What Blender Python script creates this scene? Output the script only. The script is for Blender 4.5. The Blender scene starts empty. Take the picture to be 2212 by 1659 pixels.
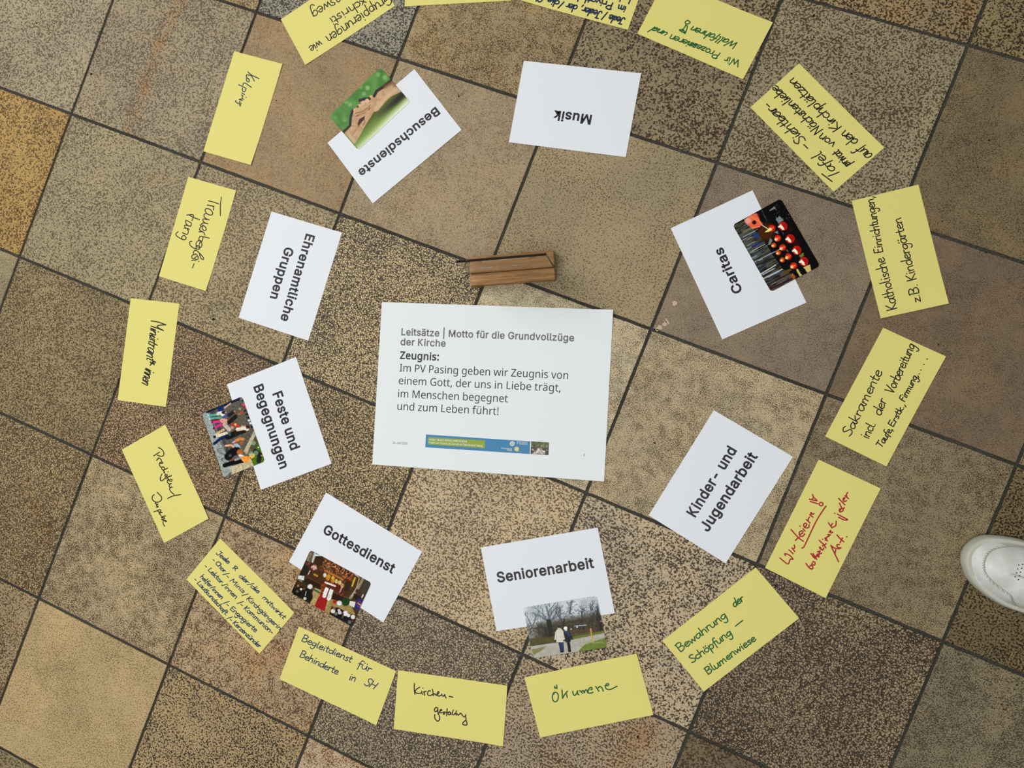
import bpy, bmesh, math, random
import numpy as np
from mathutils import Matrix, Vector

# ------------------------------------------------------------------ camera, world, lights, exposure
G = 0.305                                   # pitch of the floor tiles in metres
FPX = 1600.0                                # focal length in pixels of a 2212 px wide frame
ROT = np.array([0.00221904, -0.17276674, -0.37445256])
POS = np.array([0.33352942, 0.17283054, 1.29093566])

def rodrigues(w):
    t = np.linalg.norm(w); k = w / t
    K = np.array([[0, -k[2], k[1]], [k[2], 0, -k[0]], [-k[1], k[0], 0]])
    return np.eye(3) + math.sin(t) * K + (1 - math.cos(t)) * K @ K
RC = rodrigues(ROT)                         # world -> camera

scene = bpy.context.scene
cam_d = bpy.data.cameras.new('camera'); cam = bpy.data.objects.new('camera', cam_d)
scene.collection.objects.link(cam)
cam_d.sensor_fit = 'HORIZONTAL'; cam_d.sensor_width = 36.0; cam_d.lens = 36.0 * FPX / 2212.0
cam_d.clip_start = 0.01; cam_d.clip_end = 50
m4 = Matrix.Identity(4)
for i in range(3):
    for j in range(3): m4[i][j] = RC[j][i]
    m4[i][3] = POS[i]
cam.matrix_world = m4
scene.camera = cam

world = bpy.data.worlds.new('world'); scene.world = world; world.use_nodes = True
bg = world.node_tree.nodes['Background']
bg.inputs[0].default_value = (0.93, 0.97, 1.0, 1); bg.inputs[1].default_value = 0.30

def area_light(name, loc, target, size, power, col):
    d = bpy.data.lights.new(name, 'AREA'); d.shape = 'RECTANGLE'; d.size = size[0]; d.size_y = size[1]
    d.energy = power; d.color = col
    o = bpy.data.objects.new(name, d); scene.collection.objects.link(o)
    o.location = loc
    o.rotation_euler = (Vector(target) - Vector(loc)).to_track_quat('-Z', 'Y').to_euler()
    return o
area_light('upper_left_light', (-2.0, 0.75, 2.35), (0.0, -0.05, 0), (1.7, 1.7), 47, (1.0, 0.985, 0.96))  # broad soft area light from the upper left, no window known there
area_light('ceiling_lamp', (0.05, -0.55, 2.9), (0.05, -0.15, 0), (1.1, 1.1), 35, (1.0, 0.985, 0.96))

vs = scene.view_settings
vs.view_transform = 'Standard'; vs.look = 'None'; vs.exposure = 0.0; vs.gamma = 1.0
vs.use_curve_mapping = False

# ------------------------------------------------------------------ helpers
def unproject(x, y, z=0.0):
    """point of the horizontal plane z seen at photograph pixel x, y"""
    d = RC.T @ np.array([(x - 1106) / FPX, -(y - 829.5) / FPX, -1.0])
    q = POS + (z - POS[2]) / d[2] * d
    return Vector((q[0], q[1], z))
def project(P):
    q = (np.asarray(P, float) - POS) @ RC.T
    return np.stack([1106 - FPX * q[..., 0] / q[..., 2], 829.5 + FPX * q[..., 1] / q[..., 2]], -1)
def crop(x0, y0, s):
    return lambda u, v: (x0 + u / s, y0 + v / s)
def lin(c):
    return tuple((v / 255 / 12.92) if v / 255 <= 0.04045 else ((v / 255 + 0.055) / 1.055) ** 2.4 for v in c)
def lin4(c): return lin(c) + (1.0,)

def link(name, mesh, mat=None, parent=None):
    o = bpy.data.objects.new(name, mesh); scene.collection.objects.link(o)
    if mat is not None:
        for m in (mat if isinstance(mat, (list, tuple)) else [mat]): mesh.materials.append(m)
    if parent is not None: o.parent = parent
    return o
def mesh_from(name, V, F, smooth=False):
    me = bpy.data.meshes.new(name); me.from_pydata([tuple(v) for v in V], [], F); me.update()
    if smooth:
        for p in me.polygons: p.use_smooth = True
    return me
def bm_mesh(name, bm, smooth=False):
    me = bpy.data.meshes.new(name); bm.normal_update(); bm.to_mesh(me); bm.free()
    if smooth:
        for p in me.polygons: p.use_smooth = True
    return me
def tag(o, label, cat, group=None):
    o['label'] = label; o['category'] = cat
    if group: o['group'] = group
    return o
def material(name, col, rough=0.6, spec=0.3, **kw):
    m = bpy.data.materials.new(name); m.use_nodes = True
    b = m.node_tree.nodes['Principled BSDF']
    b.inputs['Base Color'].default_value = lin4(col); b.inputs['Roughness'].default_value = rough
    b.inputs['Specular IOR Level'].default_value = spec
    for k, v in kw.items(): b.inputs[k.replace('_', ' ')].default_value = v
    return m

class NT:
    """tiny node graph writer"""
    def __init__(s, m): s.t = m.node_tree; s.b = s.t.nodes['Principled BSDF']
    def n(s, kind, **kw):
        x = s.t.nodes.new(kind)
        for k, v in kw.items(): setattr(x, k, v)
        return x
    def put(s, sock, v):
        if hasattr(v, 'is_output'): s.t.links.new(v, sock)
        elif v is not None: sock.default_value = v
    def math(s, op, a, b=None, c=None, clamp=False):
        x = s.n('ShaderNodeMath', operation=op, use_clamp=clamp)
        for i, v in enumerate((a, b, c)): s.put(x.inputs[i], v)
        return x.outputs[0]
    def vmath(s, op, a, b=None, scale=None):
        x = s.n('ShaderNodeVectorMath', operation=op)
        s.put(x.inputs[0], a); s.put(x.inputs[1], b)
        if scale is not None: s.put(x.inputs['Scale'], scale)
        return x.outputs['Value'] if op in ('DISTANCE', 'LENGTH', 'DOT_PRODUCT') else x.outputs[0]
    def mix(s, f, a, b, mode='MIX'):
        x = s.n('ShaderNodeMix', data_type='RGBA', blend_type=mode)
        s.put(x.inputs[0], f); s.put(x.inputs[6], a); s.put(x.inputs[7], b)
        return x.outputs[2]
    def noise(s, vec, scale, detail=3, rough=0.6, out=0):
        x = s.n('ShaderNodeTexNoise'); s.put(x.inputs['Vector'], vec); s.put(x.inputs['Scale'], scale)
        x.inputs['Detail'].default_value = detail; x.inputs['Roughness'].default_value = rough
        return x.outputs[out]
    def smooth(s, v, lo, hi, a=0.0, b=1.0):
        x = s.n('ShaderNodeMapRange', interpolation_type='SMOOTHSTEP')
        for i, q in enumerate((v, lo, hi, a, b)): s.put(x.inputs[i], q)
        return x.outputs[0]
    def attr(s, name, out='Color'):
        x = s.n('ShaderNodeAttribute'); x.attribute_name = name; return x.outputs[out]

# ------------------------------------------------------------------ materials
def paper_material(name, col, var=0.03):
    m = material(name, col, 0.75, 0.2); g = NT(m)
    co = g.n('ShaderNodeNewGeometry').outputs['Position']
    f = g.noise(co, 1500, 2, 0.6)
    a = g.mix(g.smooth(f, 0.2, 0.8), tuple(v * (1 - var) for v in lin(col)) + (1,), tuple(min(1, v * (1 + var)) for v in lin(col)) + (1,))
    g.put(g.b.inputs['Base Color'], a)
    bp = g.n('ShaderNodeBump'); bp.inputs['Strength'].default_value = 0.06; bp.inputs['Distance'].default_value = 0.0003
    g.put(bp.inputs['Height'], f); g.put(g.b.inputs['Normal'], bp.outputs[0])
    return m
M_WHITE = paper_material('white_paper', (228, 231, 235), 0.012)
M_CREAM = paper_material('office_paper', (229, 233, 234), 0.012)
M_YELLOW = paper_material('yellow_card', (224, 214, 125), 0.03)
M_TONER = material('black_toner', (38, 36, 40), 0.5)
M_TONER_SOFT = material('dark_toner', (56, 55, 62), 0.55)
M_TONER_GREY = material('grey_toner', (112, 108, 114), 0.55)
M_TONER_PALE = material('pale_toner', (150, 150, 153), 0.55)
M_INK = {'black': material('black_marker', (30, 27, 24), 0.5), 'blue': material('blue_marker', (26, 52, 88), 0.5),
         'navy': material('navy_marker', (22, 42, 66), 0.5), 'green': material('green_marker', (28, 92, 42), 0.5),
         'red': material('red_marker', (168, 32, 44), 0.5)}

def floor_material():
    m = material('stoneware_tile', (150, 130, 95), 0.5, 0.16); g = NT(m)
    pos = g.n('ShaderNodeNewGeometry').outputs['Position']
    A, B = g.attr('tile_a'), g.attr('tile_b')
    sa = g.n('ShaderNodeSeparateColor'); g.put(sa.inputs[0], A); scale, thr, soft = sa.outputs
    sb = g.n('ShaderNodeSeparateColor'); g.put(sb.inputs[0], B); net, cloud, rust = sb.outputs
    scale = g.math('MULTIPLY', scale, 1000.0)
    co = g.vmath('ADD', pos, g.vmath('SCALE', g.attr('tile_off', 'Vector'), None, 40.0))
    # worm-like speckle
    n1 = g.noise(co, scale, 2.5, 0.62)
    # crackle network: voronoi edges bent by a noise
    warp = g.vmath('SCALE', g.vmath('SUBTRACT', g.noise(co, g.math('MULTIPLY', scale, 1.3), 2, 0.6, 1), (0.5, 0.5, 0.5)), None, 0.0042)
    vo = g.n('ShaderNodeTexVoronoi', feature='DISTANCE_TO_EDGE', voronoi_dimensions='3D')
    g.put(vo.inputs['Vector'], g.vmath('ADD', co, warp)); g.put(vo.inputs['Scale'], g.math('MULTIPLY', scale, 0.8))
    nv = g.math('ADD', g.math('MULTIPLY', vo.outputs['Distance'], 1.15), 0.28)
    nv = g.math('ADD', nv, g.math('MULTIPLY', g.math('SUBTRACT', n1, 0.5), 0.9))
    v = g.math('ADD', g.math('MULTIPLY', n1, g.math('SUBTRACT', 1.0, net)), g.math('MULTIPLY', nv, net))
    cl = g.math('SUBTRACT', g.noise(co, 55.0, 4, 0.65), 0.5)
    cl2 = g.math('SUBTRACT', g.noise(co, 11.0, 2, 0.5), 0.5)
    v = g.math('ADD', v, g.math('MULTIPLY', cl, g.math('MULTIPLY', cloud, 2.2)))
    v = g.math('ADD', v, g.math('MULTIPLY', cl2, 0.14))
    mask = g.smooth(v, g.math('SUBTRACT', thr, soft), g.math('ADD', thr, soft))
    col = g.mix(mask, g.attr('tile_dark'), g.attr('tile_light'))
    # mineral grain and slow tone drift
    gr = g.noise(co, 1100.0, 2, 0.7)
    col = g.mix(1.0, col, g.mix(g.smooth(gr, 0.25, 0.75), (0.80, 0.80, 0.80, 1), (1.18, 1.18, 1.18, 1)), 'MULTIPLY')
    dr = g.noise(co, 7.0, 3, 0.6)
    col = g.mix(1.0, col, g.mix(g.smooth(dr, 0.3, 0.7), (0.90, 0.90, 0.92, 1), (1.08, 1.07, 1.03, 1)), 'MULTIPLY')
    # rusty fired patches
    rn = g.noise(co, 14.0, 5, 0.7)
    rf = g.math('MULTIPLY', g.smooth(rn, 0.48, 0.66), rust)
    col = g.mix(rf, col, g.mix(mask, lin4((96, 60, 28)), lin4((176, 122, 62))))
    # rust streaks running over single tiles (real stains, in floor coordinates)
    fuzz = g.math('MULTIPLY', g.math('SUBTRACT', g.noise(pos, 90.0, 5, 0.75), 0.5), 0.11)
    for (ax, ay, bx, by, w, amt) in ((397, 0, 345, 95, 7, .75), (345, 95, 310, 185, 9, .65), (310, 185, 275, 285, 8, .6), (322, 382, 360, 388, 3, .55),
                                     (55, 1040, 75, 1090, 6, .35), (75, 1090, 105, 1165, 7, .35), (1385, 1590, 1350, 1650, 22, .55), (1405, 1560, 1380, 1600, 14, .4)):
        a, b = unproject(ax, ay), unproject(bx, by)
        ab = b - a; L2 = ab.dot(ab)
        pa = g.vmath('SUBTRACT', pos, tuple(a))
        t = g.math('MULTIPLY', g.vmath('DOT_PRODUCT', pa, tuple(ab)), 1.0 / L2, clamp=True)
        near = g.vmath('ADD', g.vmath('SCALE', tuple(ab), None, t), tuple(a))
        d = g.math('ADD', g.vmath('DISTANCE', pos, near), fuzz)
        r = w * 0.00095
        f = g.math('MULTIPLY', g.smooth(d, r * 2.4, r * 0.1), amt * 0.62)
        col = g.mix(f, col, g.mix(mask, lin4((104, 66, 30)), lin4((166, 120, 66))))
    g.put(g.b.inputs['Base Color'], col)
    g.put(g.b.inputs['Roughness'], g.smooth(mask, 0.0, 1.0, 0.42, 0.56))
    bp = g.n('ShaderNodeBump'); bp.inputs['Strength'].default_value = 0.35; bp.inputs['Distance'].default_value = 0.0009
    h = g.math('ADD', g.noise(co, g.math('MULTIPLY', scale, 0.45), 4, 0.6), g.math('MULTIPLY', mask, 0.25))
    g.put(bp.inputs['Height'], h); g.put(g.b.inputs['Normal'], bp.outputs[0])
    return m
def grout_material():
    m = material('dark_grout', (62, 60, 54), 0.9, 0.1); g = NT(m)
    pos = g.n('ShaderNodeNewGeometry').outputs['Position']
    n = g.noise(pos, 350.0, 4, 0.7); n2 = g.noise(pos, 5.0, 2, 0.6)
    c = g.mix(g.smooth(n, 0.3, 0.7), lin4((50, 48, 43)), lin4((82, 80, 73)))
    c = g.mix(g.smooth(n2, 0.35, 0.65), g.mix(1.0, c, (0.75, 0.75, 0.72, 1), 'MULTIPLY'), c)
    g.put(g.b.inputs['Base Color'], c)
    bp = g.n('ShaderNodeBump'); bp.inputs['Strength'].default_value = 0.6; bp.inputs['Distance'].default_value = 0.001
    g.put(bp.inputs['Height'], n); g.put(g.b.inputs['Normal'], bp.outputs[0])
    return m
def chip_material():
    m = material('plaster_residue', (190, 172, 145), 0.8, 0.2)
    return m

# ------------------------------------------------------------------ the floor
random.seed(7)
# (row, column): kind, light colour, dark colour, rust
TILES = {
 (-2,4):('K',(165,140,92),(66,50,30),.3), (-2,5):('K',(152,132,84),(56,45,27),0), (-2,3):('K',(160,138,95),(66,52,34),0),
 (-1,0):('V',(172,148,95),(98,76,44),.1), (-1,1):('K',(162,152,124),(58,54,48),0), (-1,2):('C',(172,148,98),(84,64,38),.2),
 (-1,3):('K',(152,132,93),(62,51,38),0), (-1,4):('V',(162,146,108),(80,66,45),0), (-1,5):('S',(130,113,77),(74,60,39),.1),
 (0,-1):('V',(168,152,117),(94,81,60),0), (0,0):('V',(164,147,112),(92,78,56),.1), (0,1):('S',(166,137,94),(122,93,60),.15),
 (0,2):('S',(168,146,108),(112,92,66),.1), (0,3):('B',(163,143,102),(104,86,58),0), (0,4):('S',(146,126,99),(88,72,55),0),
 (0,5):('S',(130,108,80),(86,66,46),.1),
 (1,-1):('V',(188,146,72),(92,64,28),.08), (1,0):('V',(166,149,107),(92,78,54),0), (1,1):('V',(173,153,106),(94,79,54),.05),
 (1,2):('N',(205,179,124),(66,55,42),0), (1,3):('C',(206,189,147),(104,86,60),.1), (1,4):('C',(196,175,130),(96,77,53),.1),
 (1,5):('C',(152,133,95),(78,62,42),0), (1,6):('K',(126,106,64),(46,35,23),0),
 (2,-1):('C',(166,150,108),(104,90,64),0), (2,0):('W',(164,142,93),(80,65,42),.05), (2,1):('N',(186,151,103),(74,57,42),.12),
 (2,2):('N',(199,170,115),(68,56,41),.03), (2,3):('V',(202,177,131),(92,74,52),.1), (2,4):('K',(192,170,131),(70,53,40),0),
 (2,5):('N',(163,141,101),(62,49,38),0), (2,6):('D',(142,128,93),(78,67,50),.05),
 (3,0):('N',(179,153,101),(82,66,45),.1), (3,1):('D',(188,163,115),(84,67,46),0), (3,2):('D',(192,160,114),(94,70,46),.35),
 (3,3):('N',(181,159,119),(72,62,50),0), (3,4):('K',(178,156,118),(82,62,47),.15), (3,5):('V',(122,102,70),(64,51,36),0),
 (4,-1):('K',(168,143,100),(84,65,43),.1), (4,0):('K',(168,143,100),(84,65,43),.1), (4,1):('L',(197,167,111),(130,104,66),.05), (4,2):('K',(183,153,101),(58,48,37),.1),
 (4,3):('D',(205,180,140),(128,84,40),.8), (4,4):('N',(181,159,119),(72,62,50),0),
 (5,0):('V',(152,132,90),(80,66,44),0), (5,1):('V',(152,132,90),(80,66,44),0), (5,2):('K',(176,150,104),(66,54,40),.1)}
KIND = {  # scale/1000, threshold, softness, network, cloud
 'V':(.32,.478,.06,0,.03), 'K':(.31,.478,.05,0,.07), 'S':(.62,.445,.06,0,.10), 'B':(.36,.43,.06,0,.04),
 'C':(.60,.475,.055,0,.14), 'D':(.46,.485,.06,0,.17), 'L':(.42,.45,.08,0,.07), 'N':(.31,.455,.075,1.0,.04), 'W':(.33,.47,.07,.5,.04)}
def soften(c, k):
    m = .3 * c[0] + .59 * c[1] + .11 * c[2]; return tuple(m + (v - m) * k for v in c)
def build_floor():
    V, F, MI, ATT = [], [], [], []
    gr, ch, dp = 0.0027, 0.0008, 0.0030
    def jit(): return random.uniform(-0.0004, 0.0004)
    for r in range(-6, 9):
        for c in range(-6, 12):
            x0, x1 = (c - 3) * G + gr, (c - 2) * G - gr
            y1, y0 = -(r - 2) * G * 0.9975 - gr, -(r - 1) * G * 0.9975 + gr
            n = 16; ring = []
            for k in range(n): ring.append((x0 + (x1 - x0) * k / n, y0, 0, -1))
            for k in range(n): ring.append((x1, y0 + (y1 - y0) * k / n, 1, 0))
            for k in range(n): ring.append((x1 - (x1 - x0) * k / n, y1, 0, 1))
            for k in range(n): ring.append((x0, y1 - (y1 - y0) * k / n, -1, 0))
            mx, my = (x0 + x1) / 2, (y0 + y1) / 2
            dz = random.uniform(-0.0004, 0.0)
            b = len(V); N = len(ring)
            for lay, (ins, z) in enumerate(((ch, 0.0), (0.0, -ch * 0.9), (0.0, -dp))):
                for (x, y, nx, ny) in ring:
                    j = jit() if lay < 2 else 0
                    X = x - (ins if x > mx else -ins) * (abs(x - mx) > 0.14) + nx * j
                    Y = y - (ins if y > my else -ins) * (abs(y - my) > 0.14) + ny * j
                    V.append((X, Y, z + dz))
            if (r, c) in TILES: kind, li, da, ru = TILES[(r, c)]
            else:
                kind = random.choice('VKSCND'); k = random.uniform(.85, 1.05)
                li = tuple(v * k for v in (170, 148, 105)); da = tuple(v * k for v in (84, 68, 46)); ru = random.choice((0, .1, .2))
            sc, th, so, ne, cl = KIND[kind]
            off = (random.random(), random.random(), random.random())
            li, da = soften(li, .80), soften(da, .9); at = (lin(li), lin(da), (sc, th, so), (ne, cl, ru), off)
            F.append(tuple(range(b, b + N))); MI.append(0); ATT.append(at)
            for lay in range(2):
                for k in range(N):
                    a0, a1 = b + lay * N + k, b + lay * N + (k + 1) % N
                    F.append((a0, a0 + N, a1 + N, a1)); MI.append(0); ATT.append(at)
    b = len(V); s = 2.9
    V += [(-s, -s, -0.0026), (s, -s, -0.0026), (s, s, -0.0026), (-s, s, -0.0026)]
    zero = ((0, 0, 0),) * 5
    F.append((b, b + 1, b + 2, b + 3)); MI.append(1); ATT.append(zero)
    # worn spots and plaster crumbs stuck to the tiles
    def blot(px, py, rx, ry, ang, mi, seed):
        rs = random.Random(seed); o = unproject(px, py); b = len(V); n = 14
        for k in range(n):
            a = 2 * math.pi * k / n; q = rs.uniform(.6, 1.25)
            u, w = rx * q * math.cos(a), ry * q * math.sin(a)
            V.append((o.x + (u * math.cos(ang) - w * math.sin(ang)), o.y + (u * math.sin(ang) + w * math.cos(ang)), 0.00025))
        F.append(tuple(range(b, b + n))); MI.append(mi); ATT.append(zero)
    for i, (x, y, rx, ry, a) in enumerate(((1457, 655, 5, 5.5, .3), (1424, 708, 5, 7, -.9), (1436, 700, 4, 6, -.5), (1441, 694, 3, 7, .9), (1420, 713, 3, 3, 0))):
        blot(x, y, rx * .00085, ry * .00085, a, 2, i)
    for i, (x, y, r) in enumerate(((79, 50, 2.6), (165, 115, 1.6), (148, 148, 1.6), (197, 160, 3.4), (173, 240, 2.2), (189, 291, 2.4), (1758, 34, 3.5), (1839, 160, 2.6),
                                   (1378, 1592, 3.4), (1676, 1265, 3.4), (2197, 1480, 2.2), (2191, 1489, 1.8), (2163, 1522, 2.2), (2168, 1532, 2), (2137, 303, 2.2), (2112, 361, 1.8),
                                   (991, 208, 2.2), (461, 689, 4.5), (983, 54, 1.6), (1555, 195, 2.5), (597, 217, 1.6), (1316, 426, 1.8), (2130, 545, 2), (2035, 478, 1.8),
                                   (2162, 1026, 2), (2027, 744, 2), (872, 485, 1.4), (1414, 957, 2.5))):
        blot(x, y, r * .0008, r * .00068, i * 1.3, 3, 50 + i)
    me = mesh_from('floor', V, F)
    nl = len(me.loops)
    per = np.repeat(np.arange(len(F)), [len(f) for f in F])
    for k, nm in enumerate(('tile_light', 'tile_dark', 'tile_a', 'tile_b', 'tile_off')):
        arr = np.ones((nl, 4), np.float32); arr[:, :3] = np.array([a[k] for a in ATT], np.float32)[per]
        la = me.color_attributes.new(nm, 'FLOAT_COLOR', 'CORNER'); la.data.foreach_set('color', arr.ravel())
    for p, mi in zip(me.polygons, MI): p.material_index = mi
    o = link('floor', me, [floor_material(), grout_material(), chip_material(), material('dark_pit', (44, 32, 24), 0.8, 0.1)])
    o['kind'] = 'structure'
build_floor()

# ------------------------------------------------------------------ sheets of paper
def fit_rect(corners, w, h):
    """centre and angle of the w x h rectangle whose corners (top left first, clockwise as read) lie nearest the given pixels"""
    P = np.array([list(unproject(*c))[:2] for c in corners])
    Q = np.array([(-w / 2, h / 2), (w / 2, h / 2), (w / 2, -h / 2), (-w / 2, -h / 2)])
    c = P.mean(0); D = P - c
    a = math.atan2((Q[:, 0] * D[:, 1] - Q[:, 1] * D[:, 0]).sum(), (Q * D).sum())
    return Vector((c[0], c[1])), a

class Sheet:
    def __init__(s, name, corners, w, h, mat, label, cat, group=None, z=0.0005, lifts=(0, 0, 0, 0), thick=0.0004, anchor=None):
        if anchor: s.c, s.a = anchor
        else: s.c, s.a = fit_rect(corners, w, h)
        s.w, s.h, s.z, s.lifts = w, h, z, lifts
        nx, ny = 20, 12
        V, F = [], []
        for j in range(ny + 1):
            for i in range(nx + 1):
                x, y = -w / 2 + w * i / nx, -h / 2 + h * j / ny
                V.append((x, y, s.height(x, y)))
        W = nx + 1
        for j in range(ny):
            for i in range(nx): F.append((j * W + i, j * W + i + 1, (j + 1) * W + i + 1, (j + 1) * W + i))
        n0 = len(V)
        V += [(x, y, q - thick) for (x, y, q) in V]
        F += [tuple(n0 + k for k in reversed(f)) for f in F[:nx * ny]]
        rim = [i for i in range(W)] + [j * W + nx for j in range(1, ny + 1)] + [ny * W + i for i in range(nx - 1, -1, -1)] + [j * W for j in range(ny - 1, 0, -1)]
        for k in range(len(rim)):
            a, b = rim[k], rim[(k + 1) % len(rim)]
            F.append((a, a + n0, b + n0, b))
        s.ob = link(name, mesh_from(name, V, F), mat)
        s.ob.location = (s.c.x, s.c.y, 0); s.ob.rotation_euler = (0, 0, s.a)
        tag(s.ob, label, cat, group)
        s.stack = 0
    def height(s, x, y):
        q = s.z
        for (cx, cy), l in zip(((-s.w / 2, s.h / 2), (s.w / 2, s.h / 2), (s.w / 2, -s.h / 2), (-s.w / 2, -s.h / 2)), s.lifts):
            d = math.hypot(x - cx, y - cy) / 0.07
            if d < 1: q += l * (1 - d) ** 2
        return q
    def local(s, p):
        d = Vector((p[0] - s.c.x, p[1] - s.c.y)); ca, sa = math.cos(-s.a), math.sin(-s.a)
        return (d.x * ca - d.y * sa, d.x * sa + d.y * ca)
    def add(s, name, V, F, mat, eps=None, label=None):
        """V: floor points; lays a flat printed or written part on the sheet"""
        s.stack += 1
        e = eps if eps is not None else 0.00012 + 0.00003 * s.stack
        L = [s.local(v) for v in V]
        o = link(name, mesh_from(name, [(x, y, s.height(x, y) + e + (v[2] if len(v) > 2 else 0)) for (x, y), v in zip(L, V)], F), mat, s.ob)
        if label: o['label'] = label
        return o

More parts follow.
